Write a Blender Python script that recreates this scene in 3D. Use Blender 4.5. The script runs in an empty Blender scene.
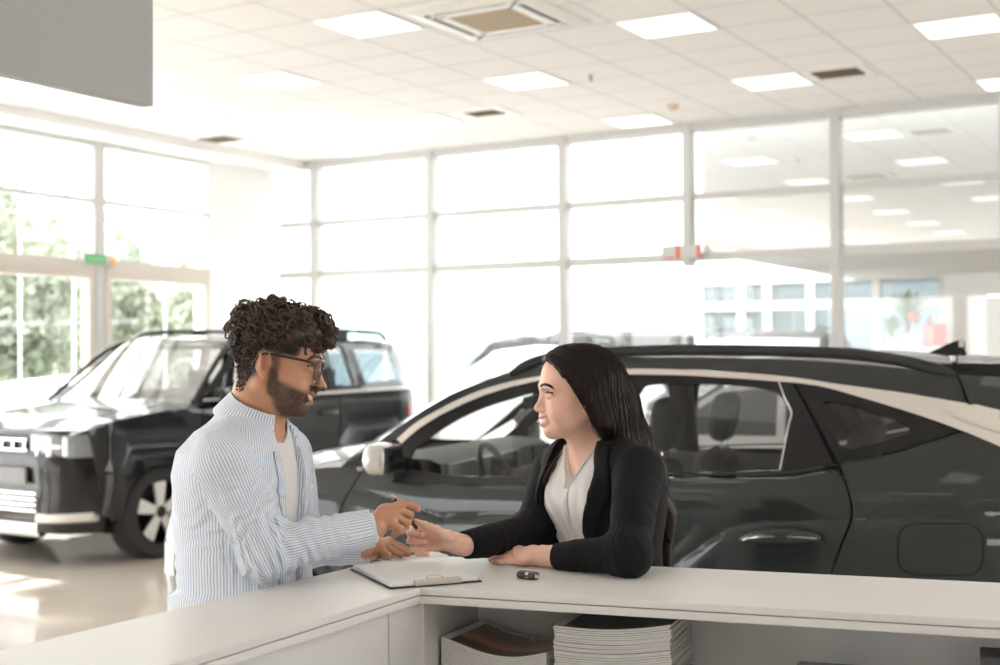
LIGHT_E = 0.75
HS = 1.12
import bpy, bmesh, math, random
import numpy as np
from mathutils import Matrix, Vector
rnd = random.Random(7)
SC = bpy.context.scene
COL = SC.collection
PI = math.pi
# ---------------------------------------------------------------- camera
F_PX = 1318.5; CAM_H = 1.65
def _rot(y, p, r):
    cy, sy = math.cos(y), math.sin(y); cp, sp = math.cos(p), math.sin(p); cr, sr = math.cos(r), math.sin(r)
    Ry = np.array([[cy, 0, sy], [0, 1, 0], [-sy, 0, cy]]); Rp = np.array([[1, 0, 0], [0, cp, -sp], [0, sp, cp]])
    Rr = np.array([[cr, -sr, 0], [sr, cr, 0], [0, 0, 1]])
    return Rr @ Rp @ Ry
MC = _rot(0.5314, -0.0163, -0.0062)
def _w(d): return np.array([d[0], d[2], -d[1]])
CR, CD, CF = (_w(MC.T @ np.array(v, float)) for v in ((1, 0, 0), (0, 1, 0), (0, 0, 1)))   # right, down, forward
CAM = np.array([0.0, 0.0, CAM_H])
def ray(x, y): return CR * ((x - 500) / F_PX) + CD * ((y - 332.5) / F_PX) + CF
def at(x, y, dep): return CAM + ray(x, y) * dep
def onZ(x, y, z):
    d = ray(x, y); return CAM + d * ((z - CAM_H) / d[2])
def onX(x, y, X):
    d = ray(x, y); return CAM + d * (X / d[0])
def onY(x, y, Y):
    d = ray(x, y); return CAM + d * (Y / d[1])
def make_camera():
    cd = bpy.data.cameras.new('camera'); co = bpy.data.objects.new('camera', cd); COL.objects.link(co)
    cd.sensor_width = 36; cd.lens = F_PX * 36 / 1000
    m = Matrix.Identity(4)
    for i in range(3):
        m[i][0] = CR[i]; m[i][1] = -CD[i]; m[i][2] = -CF[i]; m[i][3] = CAM[i]
    co.matrix_world = m
    cd.clip_start = 0.05; cd.clip_end = 300
    cd.dof.use_dof = True; cd.dof.focus_distance = 3.12; cd.dof.aperture_fstop = 3.2
    SC.camera = co
make_camera()
# ---------------------------------------------------------------- objects
def tag(o, label=None, cat=None, group=None, kind=None):
    if label: o['label'] = label
    if cat: o['category'] = cat
    if group: o['group'] = group
    if kind: o['kind'] = kind
    return o
def empty(name, loc=(0, 0, 0), rz=0.0):
    o = bpy.data.objects.new(name, None); COL.objects.link(o)
    o.location = loc; o.rotation_euler = (0, 0, rz); o.empty_display_size = 0.2
    return o
def thing(name, label, cat, loc=(0, 0, 0), rz=0.0, group=None):
    return tag(empty(name, loc, rz), label, cat, group)
def copy_tree(o, parent=None, matmap=None):
    c = o.copy(); COL.objects.link(c); c.parent = parent
    for ch in list(o.children): copy_tree(ch, c)
    return c
class MB:
    def __init__(s): s.v = []; s.f = []; s.m = []; s.mi = 0; s.n = 0
    def add(s, v, f):
        b = s.n
        v = [tuple(map(float, p)) for p in v]
        s.v += v; s.n += len(v)
        for q in f: s.f.append(tuple(b + i for i in q)); s.m.append(s.mi)
        return s
    def box(s, c, d, R=None):
        c = np.array(c, float); hx, hy, hz = d[0] / 2, d[1] / 2, d[2] / 2
        P = np.array([(x, y, z) for x in (-hx, hx) for y in (-hy, hy) for z in (-hz, hz)])
        if R is not None: P = P @ np.array(R).T
        return s.add(P + c, [(0, 1, 3, 2), (4, 6, 7, 5), (0, 4, 5, 1), (2, 3, 7, 6), (0, 2, 6, 4), (1, 5, 7, 3)])
    def bb(s, x0, x1, y0, y1, z0, z1):
        return s.box(((x0 + x1) / 2, (y0 + y1) / 2, (z0 + z1) / 2), (abs(x1 - x0), abs(y1 - y0), abs(z1 - z0)))
    def prism(s, poly, a, b):
        """poly: list of 3d points; extruded from +a to +b (vectors)"""
        P = np.array(poly, float); n = len(P)
        s.add(np.vstack([P + a, P + b]), [tuple(range(n))[::-1], tuple(range(n, 2 * n))] + [(i, (i + 1) % n, n + (i + 1) % n, n + i) for i in range(n)])
        return s
    def grid(s, G, flip=False, wrap_u=False):
        G = np.array(G, float); nu, nv = G.shape[:2]
        f = []
        for i in range(nu - (0 if wrap_u else 1)):
            for j in range(nv - 1):
                i2 = (i + 1) % nu
                q = (i * nv + j, i2 * nv + j, i2 * nv + j + 1, i * nv + j + 1)
                f.append(q[::-1] if flip else q)
        return s.add(G.reshape(-1, 3), f)
    def tube(s, pts, r, n=8, cap=True, flat=None, up=None):
        """tube along pts; r scalar or list; flat: (a,b) section radii factors with up vector"""
        P = np.array(pts, float); m = len(P)
        r = np.full(m, r, float) if np.isscalar(r) else np.array(r, float)
        T = np.gradient(P, axis=0); T /= np.linalg.norm(T, axis=1)[:, None] + 1e-12
        u = np.array(up if up is not None else ((0, 0, 1) if abs(T[0][2]) < 0.9 else (1, 0, 0)), float)
        rings = []
        for i in range(m):
            if up is not None: u = np.array(up, float)
            u = u - T[i] * (u @ T[i]); u /= np.linalg.norm(u) + 1e-12
            w = np.cross(T[i], u)
            fa, fb = flat if flat else (1, 1)
            a = np.arange(n) * 2 * PI / n
            rings.append(P[i] + r[i] * (np.cos(a)[:, None] * u * fa + np.sin(a)[:, None] * w * fb))
        f = [(i * n + j, i * n + (j + 1) % n, (i + 1) * n + (j + 1) % n, (i + 1) * n + j) for i in range(m - 1) for j in range(n)]
        if cap: f += [tuple(range(n))[::-1], tuple((m - 1) * n + j for j in range(n))]
        return s.add(np.vstack(rings), f)
    def lathe(s, prof, c=(0, 0, 0), n=32, axis='z', R=None):
        """prof: list of (r, h)"""
        a = np.arange(n) * 2 * PI / n; V = []
        for r, h in prof:
            for t in a:
                V.append((r * math.cos(t), r * math.sin(t), h))
        V = np.array(V)
        if axis == 'y': V = V[:, [0, 2, 1]] * [1, 1, -1]
        if axis == 'x': V = V[:, [2, 1, 0]] * [1, -1, 1] * [1, 1, 1]
        if R is not None: V = V @ np.array(R).T
        m = len(prof)
        f = [(i * n + j, i * n + (j + 1) % n, (i + 1) * n + (j + 1) % n, (i + 1) * n + j) for i in range(m - 1) for j in range(n)]
        return s.add(V + np.array(c, float), f)
    def ell(s, c, r, n=16, R=None):
        V = []; m = n // 2
        for i in range(m + 1):
            ph = PI * i / m
            for j in range(n):
                t = 2 * PI * j / n
                V.append((math.sin(ph) * math.cos(t) * r[0], math.sin(ph) * math.sin(t) * r[1], -math.cos(ph) * r[2]))
        V = np.array(V)
        if R is not None: V = V @ np.array(R).T
        f = [(i * n + j, i * n + (j + 1) % n, (i + 1) * n + (j + 1) % n, (i + 1) * n + j) for i in range(m) for j in range(n)]
        return s.add(V + np.array(c, float), f)
    def build(s, name, mat, parent=None, smooth=False, ang=35, bevel=0, seg=2, weld=True, solid=0):
        me = bpy.data.meshes.new(name)
        me.from_pydata(s.v, [], s.f)
        if weld:
            bm = bmesh.new(); bm.from_mesh(me); 
            for f, k in zip(bm.faces, s.m): f.material_index = k
            bmesh.ops.remove_doubles(bm, verts=bm.verts, dist=1e-5)
            bmesh.ops.recalc_face_normals(bm, faces=bm.faces) if weld != 'keep' else None
            bm.to_mesh(me); bm.free()
        elif any(s.m): me.polygons.foreach_set('material_index', s.m)
        for mm in (mat if isinstance(mat, (list, tuple)) else [mat]): me.materials.append(mm)
        if smooth:
            me.polygons.foreach_set('use_smooth', [True] * len(me.polygons))
            if ang < 180: me.set_sharp_from_angle(angle=math.radians(ang))
        o = bpy.data.objects.new(name, me); COL.objects.link(o); o.parent = parent
        if solid:
            md = o.modifiers.new('Solidify', 'SOLIDIFY'); md.thickness = solid; md.offset = 0
        if bevel:
            md = o.modifiers.new('Bevel', 'BEVEL'); md.width = bevel; md.segments = seg; md.limit_method = 'ANGLE'; md.angle_limit = math.radians(40)
            md.harden_normals = False
        return o
def resample(C, n):
    C = np.array(C, float)
    d = np.r_[0, np.cumsum(np.linalg.norm(np.diff(C, axis=0), axis=1))]
    t = np.linspace(0, d[-1], n)
    return np.stack([np.interp(t, d, C[:, k]) for k in range(C.shape[1])], 1)
def smooth_curve(C, n):
    """Catmull-Rom through points, resampled to n"""
    C = np.array(C, float)
    if len(C) < 3: return resample(C, n)
    E = np.vstack([2 * C[0] - C[1], C, 2 * C[-1] - C[-2]])
    out = []
    for i in range(1, len(E) - 2):
        p0, p1, p2, p3 = E[i - 1:i + 3]
        for t in np.linspace(0, 1, 12, endpoint=False):
            out.append(0.5 * ((2 * p1) + (p2 - p0) * t + (2 * p0 - 5 * p1 + 4 * p2 - p3) * t * t + (3 * p1 - p0 - 3 * p2 + p3) * t ** 3))
    out.append(E[-2])
    return resample(out, n)
def coons(cb, ct, cl=None, cr=None, nu=24, nv=12, sm=True):
    rs = smooth_curve if sm else resample
    B, T = rs(cb, nu), rs(ct, nu)
    L = rs(cl if cl is not None else [B[0], T[0]], nv); Rr = rs(cr if cr is not None else [B[-1], T[-1]], nv)
    u = np.linspace(0, 1, nu)[:, None, None]; v = np.linspace(0, 1, nv)[None, :, None]
    P = (1 - v) * B[:, None] + v * T[:, None] + (1 - u) * L[None] + u * Rr[None] - ((1 - u) * (1 - v) * B[0] + u * (1 - v) * B[-1] + (1 - u) * v * T[0] + u * v * T[-1])
    return P
# ---------------------------------------------------------------- materials
MATS = {}
def nodes(name):
    m = bpy.data.materials.new(name); m.use_nodes = True
    nt = m.node_tree
    return m, nt, nt.nodes['Principled BSDF'], nt.nodes['Material Output']
def N(nt, t, **k):
    n = nt.nodes.new(t)
    for a, b in k.items(): setattr(n, a, b)
    return n
def mat(name, col, rough=0.5, metal=0.0, coat=0.0, spec=0.5, var=0.03, vscale=30, bump=0.0, bscale=200, emit=None, estr=0, sheen=0, sub=0, coatr=0.03):
    if name in MATS: return MATS[name]
    m, nt, p, out = nodes(name)
    L = nt.links.new
    tc = N(nt, 'ShaderNodeTexCoord'); nz = N(nt, 'ShaderNodeTexNoise'); nz.inputs['Scale'].default_value = vscale; nz.inputs['Detail'].default_value = 3
    L(tc.outputs['Object'], nz.inputs['Vector'])
    mx = N(nt, 'ShaderNodeMix', data_type='RGBA')
    c = np.array(col, float)
    mx.inputs[6].default_value = (*np.clip(c * (1 - var), 0, 1), 1); mx.inputs[7].default_value = (*np.clip(c * (1 + var), 0, 1), 1)
    L(nz.outputs['Fac'], mx.inputs[0]); L(mx.outputs[2], p.inputs['Base Color'])
    p.inputs['Roughness'].default_value = rough; p.inputs['Metallic'].default_value = metal
    p.inputs['Coat Weight'].default_value = coat; p.inputs['Coat Roughness'].default_value = coatr
    p.inputs['Specular IOR Level'].default_value = spec
    if sheen: p.inputs['Sheen Weight'].default_value = sheen
    if sub:
        p.inputs['Subsurface Weight'].default_value = sub; p.inputs['Subsurface Radius'].default_value = (0.012, 0.005, 0.003)
        p.inputs['Subsurface Scale'].default_value = 0.6
    if bump:
        n2 = N(nt, 'ShaderNodeTexNoise'); n2.inputs['Scale'].default_value = bscale; n2.inputs['Detail'].default_value = 4
        L(tc.outputs['Object'], n2.inputs['Vector'])
        b = N(nt, 'ShaderNodeBump'); b.inputs['Strength'].default_value = bump; b.inputs['Distance'].default_value = 0.01
        L(n2.outputs['Fac'], b.inputs['Height']); L(b.outputs['Normal'], p.inputs['Normal'])
    if emit is not None:
        p.inputs['Emission Color'].default_value = (*emit, 1); p.inputs['Emission Strength'].default_value = estr
    MATS[name] = m
    return m
def glass(name, tint=(0.9, 0.92, 0.92), refl=1.0, rough=0.0, ior=1.5, mirror=None):
    """thin pane: tinted see-through plus a mirror-like reflection"""
    if name in MATS: return MATS[name]
    m, nt, p, out = nodes(name); nt.nodes.remove(p); L = nt.links.new
    t = N(nt, 'ShaderNodeBsdfTransparent'); t.inputs[0].default_value = (*tint, 1)
    g = N(nt, 'ShaderNodeBsdfGlossy'); g.inputs['Roughness'].default_value = rough; g.inputs['Color'].default_value = (1, 1, 1, 1)
    mx = N(nt, 'ShaderNodeMixShader')
    lw = N(nt, 'ShaderNodeLayerWeight'); lw.inputs['Blend'].default_value = 0.5
    pw = N(nt, 'ShaderNodeMath', operation='POWER'); pw.inputs[1].default_value = 5; L(lw.outputs['Facing'], pw.inputs[0])
    mp = N(nt, 'ShaderNodeMapRange'); mp.inputs['To Min'].default_value = 0.075 * refl if mirror is None else mirror; mp.inputs['To Max'].default_value = 0.95
    L(pw.outputs[0], mp.inputs['Value']); L(mp.outputs[0], mx.inputs[0])
    L(t.outputs[0], mx.inputs[1]); L(g.outputs[0], mx.inputs[2]); L(mx.outputs[0], out.inputs['Surface'])
    MATS[name] = m
    return m
def emat(name, col, strength):
    if name in MATS: return MATS[name]
    return mat(name, col, 0.6, emit=col, estr=strength)
# ---------------------------------------------------------------- signed distance modelling
class Shape:
    def __init__(s): s.p = []
    def _a(s, fn, c, r, op, k): s.p.append((fn, np.array(c, float), float(r), op, k)); return s
    def cap(s, a, b, ra, rb=None, k=0.015, op='+', n=None, f=1.0):
        """tapered capsule, optionally flattened by factor f along n"""
        a = np.array(a, float); b = np.array(b, float); rb = ra if rb is None else rb
        if n is not None: n = np.array(n, float); n = n / np.linalg.norm(n)
        ab = b - a; L2 = ab @ ab + 1e-12
        def fn(P):
            q = P - a; B = ab
            if n is not None:
                q = q + np.outer(q @ n, n) * (1 / f - 1); B = ab + n * (ab @ n) * (1 / f - 1)
                l2 = B @ B + 1e-12
            else: l2 = L2
            t = np.clip((q @ B) / l2, 0, 1)
            d = np.linalg.norm(q - t[:, None] * B, axis=1) - (ra + (rb - ra) * t)
            return d * (min(1.0, f) if n is not None else 1.0)
        return s._a(fn, (a + b) / 2, math.sqrt(L2) / 2 + max(ra, rb), op, k)
    def chain(s, pts, rs, k=0.01, op='+', n=None, f=1.0):
        for i in range(len(pts) - 1): s.cap(pts[i], pts[i + 1], rs[i], rs[i + 1], k, op, n, f)
        return s
    def ell(s, c, r, R=None, k=0.015, op='+'):
        c = np.array(c, float); r = np.array(r, float); R = np.eye(3) if R is None else np.array(R, float)
        def fn(P):
            q = (P - c) @ R
            k0 = np.linalg.norm(q / r, axis=1); k1 = np.linalg.norm(q / r ** 2, axis=1) + 1e-9
            return k0 * (k0 - 1) / k1
        return s._a(fn, c, r.max(), op, k)
    def box(s, c, h, R=None, rad=0.01, k=0.01, op='+'):
        c = np.array(c, float); h = np.array(h, float); R = np.eye(3) if R is None else np.array(R, float)
        def fn(P):
            q = np.abs((P - c) @ R) - (h - rad)
            return np.linalg.norm(np.maximum(q, 0), axis=1) + np.minimum(q.max(1), 0) - rad
        return s._a(fn, c, np.linalg.norm(h), op, k)
    def loft(s, secs, X, Yv, k=0.02, op='+', power=2.4):
        """stack of elliptical sections: secs = [(centre3, halfX, halfY)] ordered along a path, X/Yv unit in-plane axes"""
        Cs = np.array([q[0] for q in secs], float); A = np.array([q[1] for q in secs]); Bq = np.array([q[2] for q in secs])
        X = np.array(X, float); Yv = np.array(Yv, float); Z = np.cross(X, Yv); Z /= np.linalg.norm(Z)
        tz = Cs @ Z; o = np.argsort(tz); tz, Cs, A, Bq = tz[o], Cs[o], A[o], Bq[o]
        def fn(P):
            z = P @ Z; zc = np.clip(z, tz[0], tz[-1])
            cx = np.interp(zc, tz, Cs @ X); cy = np.interp(zc, tz, Cs @ Yv); a = np.interp(zc, tz, A); b = np.interp(zc, tz, Bq)
            qx = np.abs(P @ X - cx); qy = np.abs(P @ Yv - cy)
            e = ((qx / a) ** power + (qy / b) ** power) ** (1 / power)
            gx = (qx / a) ** (power - 1) / a; gy = (qy / b) ** (power - 1) / b
            g = np.sqrt(gx ** 2 + gy ** 2) * np.maximum(e, 1e-6) ** (1 - power)
            dr = (e - 1) / np.maximum(g, 1 / np.minimum(a, b) * 0.3)
            dz = np.abs(z - zc)
            return np.where(dz > 0, np.sqrt(np.maximum(dr, 0) ** 2 + dz ** 2) + np.minimum(dr, 0) * (dz <= 0), dr)
        c = Cs.mean(0); R = np.linalg.norm(Cs - c, axis=1).max() + max(A.max(), Bq.max())
        return s._a(fn, c, R, op, k)
    def disp(s, fn): s.d = getattr(s, 'd', []) + [fn]; return s
    def add(s, o): s.p += o.p; return s
    def ev(s, P, prims=None):
        D = np.full(len(P), 1e3)
        for fn, c, r, op, k in (prims if prims is not None else s.p):
            d = fn(P)
            if op == '+':
                h = np.clip(0.5 + 0.5 * (D - d) / k, 0, 1); D = D * (1 - h) + d * h - k * h * (1 - h)
            elif op == '-':
                h = np.clip(0.5 - 0.5 * (D + d) / k, 0, 1); D = D * (1 - h) - d * h + k * h * (1 - h)
            else:
                h = np.clip(0.5 - 0.5 * (d - D) / k, 0, 1); D = d * (1 - h) + D * h + k * h * (1 - h)
        for q in getattr(s, 'd', []): D = D + q(P)
        return D
    def mesh(s, h, B=12, grow=0.0, margin=0.02):
        add = [q for q in s.p if q[3] == '+']
        lo = np.min([c - r for _, c, r, o, k in add], 0) - 3 * h - grow; hi = np.max([c + r for _, c, r, o, k in add], 0) + 3 * h + grow
        nb = np.ceil((hi - lo) / (h * B)).astype(int); dim = nb * B + 2
        bx = np.stack(np.meshgrid(*[np.arange(n) for n in nb], indexing='ij'), -1).reshape(-1, 3)
        cen = lo + (bx + 0.5) * h * B; Rb = h * B * 0.87
        C = np.array([q[1] for q in s.p]); Rr = np.array([q[2] for q in s.p]); K = np.array([q[4] for q in s.p])
        isadd = np.array([q[3] == '+' for q in s.p])
        ii = np.stack(np.meshgrid(*[np.arange(B + 1)] * 3, indexing='ij'), -1).reshape(-1, 3)
        cellv, cellk, quads = [], [], []
        def key(g): return (g[:, 0] * dim[1] + g[:, 1]) * dim[2] + g[:, 2]
        cor = np.array([(a, b, c) for a in (0, 1) for b in (0, 1) for c in (0, 1)])
        edges = [(a, b) for a in range(8) for b in range(a + 1, 8) if np.abs(cor[a] - cor[b]).sum() == 1]
        for b0, cb in zip(bx, cen):
            lb = np.linalg.norm(C - cb, axis=1) - Rr - Rb
            sel = lb < (K * 1.5 + margin)
            if not (sel & isadd & (lb < margin)).any(): continue
            dc = s.ev(cb[None], [q for q, z in zip(s.p, sel) if z])[0]
            if abs(dc) > Rb * 2.2 + margin: continue
            P = lo + (b0 * B + ii) * h
            V = s.ev(P, [q for q, z in zip(s.p, sel) if z]).reshape(B + 1, B + 1, B + 1)
            I = V < 0
            if I.all() or not I.any(): continue
            cnt = sum(I[a:a + B, b:b + B, c:c + B].astype(int) for a, b, c in cor)
            ac = np.argwhere((cnt > 0) & (cnt < 8))
            vals = np.stack([V[ac[:, 0] + a, ac[:, 1] + b, ac[:, 2] + c] for a, b, c in cor], 1)
            acc = np.zeros((len(ac), 3)); num = np.zeros(len(ac))
            for a, b in edges:
                x, y = vals[:, a], vals[:, b]; m = (x < 0) != (y < 0)
                t = np.where(m, x / np.where(m, x - y, 1), 0)[:, None]
                acc += np.where(m[:, None], cor[a] + (cor[b] - cor[a]) * t, 0); num += m
            g = ac + b0 * B
            cellv.append(lo + (g + acc / num[:, None]) * h); cellk.append(key(g + 1))
            for ax in range(3):
                sl1 = [slice(0, B)] * 3; sl2 = [slice(0, B)] * 3; sl2[ax] = slice(1, B + 1)
                A_, B_ = I[tuple(sl1)], I[tuple(sl2)]
                e = np.argwhere(A_ != B_)
                if not len(e): continue
                fl = A_[tuple(e.T)]
                ge = e + b0 * B + 1; u = np.zeros(3, int); w = np.zeros(3, int); u[(ax + 1) % 3] = 1; w[(ax + 2) % 3] = 1
                q = np.stack([key(ge), key(ge - u), key(ge - u - w), key(ge - w)], 1)
                q[fl] = q[fl][:, ::-1]
                quads.append(q[:, ::-1])
        V = np.vstack(cellv); K_ = np.concatenate(cellk); Q = np.vstack(quads)
        o = np.argsort(K_); K_, V = K_[o], V[o]
        ix = np.clip(np.searchsorted(K_, Q), 0, len(K_) - 1)
        ok = (K_[ix] == Q).all(1)
        return V, ix[ok]
def vnoise(P, freq, seed=0):
    """smooth value noise in -1..1"""
    q = np.asarray(P) * freq + seed * 17.13
    i = np.floor(q).astype(np.int64); t = q - i; t = t * t * (3 - 2 * t)
    def hsh(a, b, c):
        n = (a * 73856093) ^ (b * 19349663) ^ (c * 83492791) ^ (seed * 2654435)
        n = (n ^ (n >> 13)) * 1274126177 & 0x7fffffff
        return ((n ^ (n >> 16)) & 0xffff) / 32767.5 - 1
    r = 0
    for a in (0, 1):
        for b in (0, 1):
            for c in (0, 1):
                w = (t[:, 0] if a else 1 - t[:, 0]) * (t[:, 1] if b else 1 - t[:, 1]) * (t[:, 2] if c else 1 - t[:, 2])
                r = r + w * hsh(i[:, 0] + a, i[:, 1] + b, i[:, 2] + c)
    return r
def mesh_obj(name, V, Fq, mats, parent=None, off=(0, 0, 0), attrs=None, smooth=True, face_mat=None):
    me = bpy.data.meshes.new(name)
    V = np.asarray(V, float) - np.array(off)
    me.vertices.add(len(V)); me.vertices.foreach_set('co', V.astype(np.float32).ravel())
    n = Fq.shape[1]
    me.loops.add(len(Fq) * n); me.loops.foreach_set('vertex_index', Fq.astype(np.int32).ravel())
    me.polygons.add(len(Fq)); me.polygons.foreach_set('loop_start', np.arange(0, len(Fq) * n, n, dtype=np.int32))
    if face_mat is not None: me.polygons.foreach_set('material_index', face_mat.astype(np.int32))
    me.update(calc_edges=True); me.validate()
    for a, val in (attrs or {}).items():
        val = np.asarray(val, np.float32)
        if val.ndim == 1:
            at_ = me.attributes.new(a, 'FLOAT', 'POINT'); at_.data.foreach_set('value', val)
        else:
            at_ = me.attributes.new(a, 'FLOAT_COLOR', 'POINT'); at_.data.foreach_set('color', np.c_[val, np.ones(len(val), np.float32)].ravel())
    for m in (mats if isinstance(mats, (list, tuple)) else [mats]): me.materials.append(m)
    if smooth: me.polygons.foreach_set('use_smooth', [True] * len(me.polygons))
    o = bpy.data.objects.new(name, me); COL.objects.link(o); o.parent = parent
    return o
# ================================================================ room shell
CEIL = 4.06; GY = 13.0; LX = -10.9; RX = 4.6; FY = -5.0
def struct(name, mb, m, parent=None, **k):
    o = mb.build(name, m, parent, **k)
    if parent is None: o['kind'] = 'structure'
    return o
def tile_mat(name, base, line, sx, sy, ox, oy, lw, rough, bump=0.15, spec=0.5, stain=0.03):
    m, nt, p, out = nodes(name); L = nt.links.new
    tc = N(nt, 'ShaderNodeTexCoord'); sp = N(nt, 'ShaderNodeSeparateXYZ'); L(tc.outputs['Object'], sp.inputs[0])
    def axis(o, s, off):
        a = N(nt, 'ShaderNodeMath', operation='SUBTRACT'); a.inputs[1].default_value = off; L(o, a.inputs[0])
        b = N(nt, 'ShaderNodeMath', operation='DIVIDE'); b.inputs[1].default_value = s; L(a.outputs[0], b.inputs[0])
        c = N(nt, 'ShaderNodeMath', operation='FRACT'); L(b.outputs[0], c.inputs[0])
        d = N(nt, 'ShaderNodeMath', operation='SUBTRACT'); d.inputs[1].default_value = 0.5; L(c.outputs[0], d.inputs[0])
        e = N(nt, 'ShaderNodeMath', operation='ABSOLUTE'); L(d.outputs[0], e.inputs[0])
        g = N(nt, 'ShaderNodeMath', operation='GREATER_THAN'); g.inputs[1].default_value = 0.5 - lw / s / 2; L(e.outputs[0], g.inputs[0])
        return g.outputs[0]
    mx = N(nt, 'ShaderNodeMath', operation='MAXIMUM'); L(axis(sp.outputs[0], sx, ox), mx.inputs[0]); L(axis(sp.outputs[1], sy, oy), mx.inputs[1])
    nz = N(nt, 'ShaderNodeTexNoise'); nz.inputs['Scale'].default_value = 3; nz.inputs['Detail'].default_value = 5; L(tc.outputs['Object'], nz.inputs['Vector'])
    c0 = N(nt, 'ShaderNodeMix', data_type='RGBA'); b = np.array(base)
    c0.inputs[6].default_value = (*(b * (1 - stain)), 1); c0.inputs[7].default_value = (*np.clip(b * (1 + stain), 0, 1), 1); L(nz.outputs['Fac'], c0.inputs[0])
    c1 = N(nt, 'ShaderNodeMix', data_type='RGBA'); L(mx.outputs[0], c1.inputs[0]); L(c0.outputs[2], c1.inputs[6]); c1.inputs[7].default_value = (*line, 1)
    L(c1.outputs[2], p.inputs['Base Color']); p.inputs['Roughness'].default_value = rough; p.inputs['Specular IOR Level'].default_value = spec
    bp = N(nt, 'ShaderNodeBump'); bp.inputs['Strength'].default_value = bump; bp.inputs['Distance'].default_value = 0.004; bp.invert = True
    L(mx.outputs[0], bp.inputs['Height']); L(bp.outputs[0], p.inputs['Normal'])
    return m
M_floor = tile_mat('beige_floor_tile', (0.66, 0.585, 0.51), (0.52, 0.45, 0.39), 0.6, 0.6, 0.1, 0.2, 0.004, 0.10, 0.1, 0.6)
M_ceil = tile_mat('ceiling_tile', (0.84, 0.815, 0.785), (0.66, 0.655, 0.645), 0.615, 0.59, -2.28, 9.24, 0.026, 0.85, 0.25, 0.2, 0.015)
M_white = mat('white_wall_paint', (0.84, 0.83, 0.81), 0.7, var=0.015)
M_frame = mat('white_window_frame', (0.60, 0.59, 0.57), 0.4, var=0.01)
M_warm = mat('warm_white_frame', (0.64, 0.575, 0.51), 0.45, var=0.02)
M_grey = mat('grey_panel_paint', (0.40, 0.40, 0.393), 0.6, var=0.02)
M_pane = glass('clear_window_glass', (0.97, 0.985, 0.985), 0.9)
M_pane_up = glass('coated_window_glass', (0.95, 0.97, 0.97), mirror=0.34)
M_blue = glass('bluish_window_glass', (0.31, 0.35, 0.365), 0.5)
M_gnd = mat('outside_paving', (0.55, 0.55, 0.54), 0.8, var=0.08, vscale=2)

struct('floor', MB().bb(LX, RX, FY, GY + 9, -0.1, 0), M_floor)
struct('ceiling', MB().bb(LX - 0.2, RX + 0.2, FY - 0.2, GY + 0.06, CEIL, CEIL + 0.12), M_ceil)
struct('exterior_ground', MB().bb(-60, LX - 0.001, -30, 80, -0.2, -0.06).bb(LX, 40, GY + 9, 80, -0.2, -0.06), M_gnd)
# right and front sides of the hall, behind the camera: white walls with open window gaps
struct('wall_right', MB().bb(RX, RX + 0.2, FY, 2.6, 0.5, 3.4).bb(RX, RX + 0.2, FY, GY, 0, 0.5).bb(RX, RX + 0.2, FY, GY, 3.4, CEIL).bb(RX, RX + 0.2, FY, 0.0, 0.5, 3.4).bb(RX, RX + 0.2, 2.6, 3.2, 0.5, 3.4).bb(RX, RX + 0.2, 6.0, 6.5, 0.5, 3.4).bb(RX, RX + 0.2, 9.3, GY, 0.5, 3.4), M_white)
struct('wall_front', MB().bb(LX, RX, FY - 0.2, FY, 0, 0.9).bb(LX, RX, FY - 0.2, FY, 2.9, CEIL).bb(LX, -9.2, FY - 0.2, FY, 0.9, 2.9).bb(-6.3, -6.0, FY - 0.2, FY, 0.9, 2.9).bb(-3.2, 2.7, FY - 0.2, FY, 0.9, 2.9).bb(4.3, RX, FY - 0.2, FY, 0.9, 2.9), mat('front_wall_paint', (.72, .70, .68), .8))  # rightmost gap is unseen, added to let more light into the counter shelf
# ---- left window wall
b = MB().bb(LX - 0.25, LX + 0.02, 11.75, GY + 0.05, 0, CEIL).bb(LX - 0.25, LX, FY, GY, 3.95, CEIL + 0.02)
struct('wall_left', b, M_white)
struct('trim_1', MB().bb(LX, LX + 0.5, FY, GY - 0.03, 3.955, CEIL - 0.001), M_white)
ys = [-4.9, -2.4, 0.1, 2.6, 4.6, 6.45, 8.2, 9.94, 11.7]
for i in range(len(ys) - 1):
    y0, y1 = ys[i], ys[i + 1]
    w = tag(empty('window_%d' % (i + 1), (LX, y0, 0)), kind='structure')
    def sh(mb): mb.v = [(x - LX, y - y0, z) for x, y, z in mb.v]; return mb
    f = MB().bb(LX - 0.06, LX + 0.06, y0 + .001, y0 + 0.13, 0, 3.949).bb(LX - 0.055, LX + 0.055, y1 - 0.02, y1, 0, 3.949)
    f.bb(LX - 0.05, LX + 0.05, y0 + 0.13, y1 - 0.02, 3.29, 3.34).bb(LX - 0.05, LX + 0.05, y0 + 0.13, y1 - 0.02, 3.90, 3.949)
    sh(f).build('frame', M_frame, w)
    f = MB().bb(LX - 0.07, LX + 0.08, y0 + 0.131, y1 - 0.021, 2.56, 2.68).bb(LX - 0.05, LX + 0.07, y0 + 0.131, y0 + 0.21, 0.08, 2.56).bb(LX - 0.05, LX + 0.07, y1 - 0.1, y1 - 0.021, 0.08, 2.56)
    f.bb(LX - 0.05, LX + 0.07, y0 + 0.21, y1 - 0.1, 2.48, 2.56).bb(LX - 0.05, LX + 0.07, y0 + 0.131, y1 - 0.021, 0.0, 0.1)
    sh(f).build('door_frame', M_warm, w)
    sh(MB().bb(LX - 0.012, LX + 0.012, y0 + 0.05, y1, 0.02, 3.94)).build('pane', M_pane, w)
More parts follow.
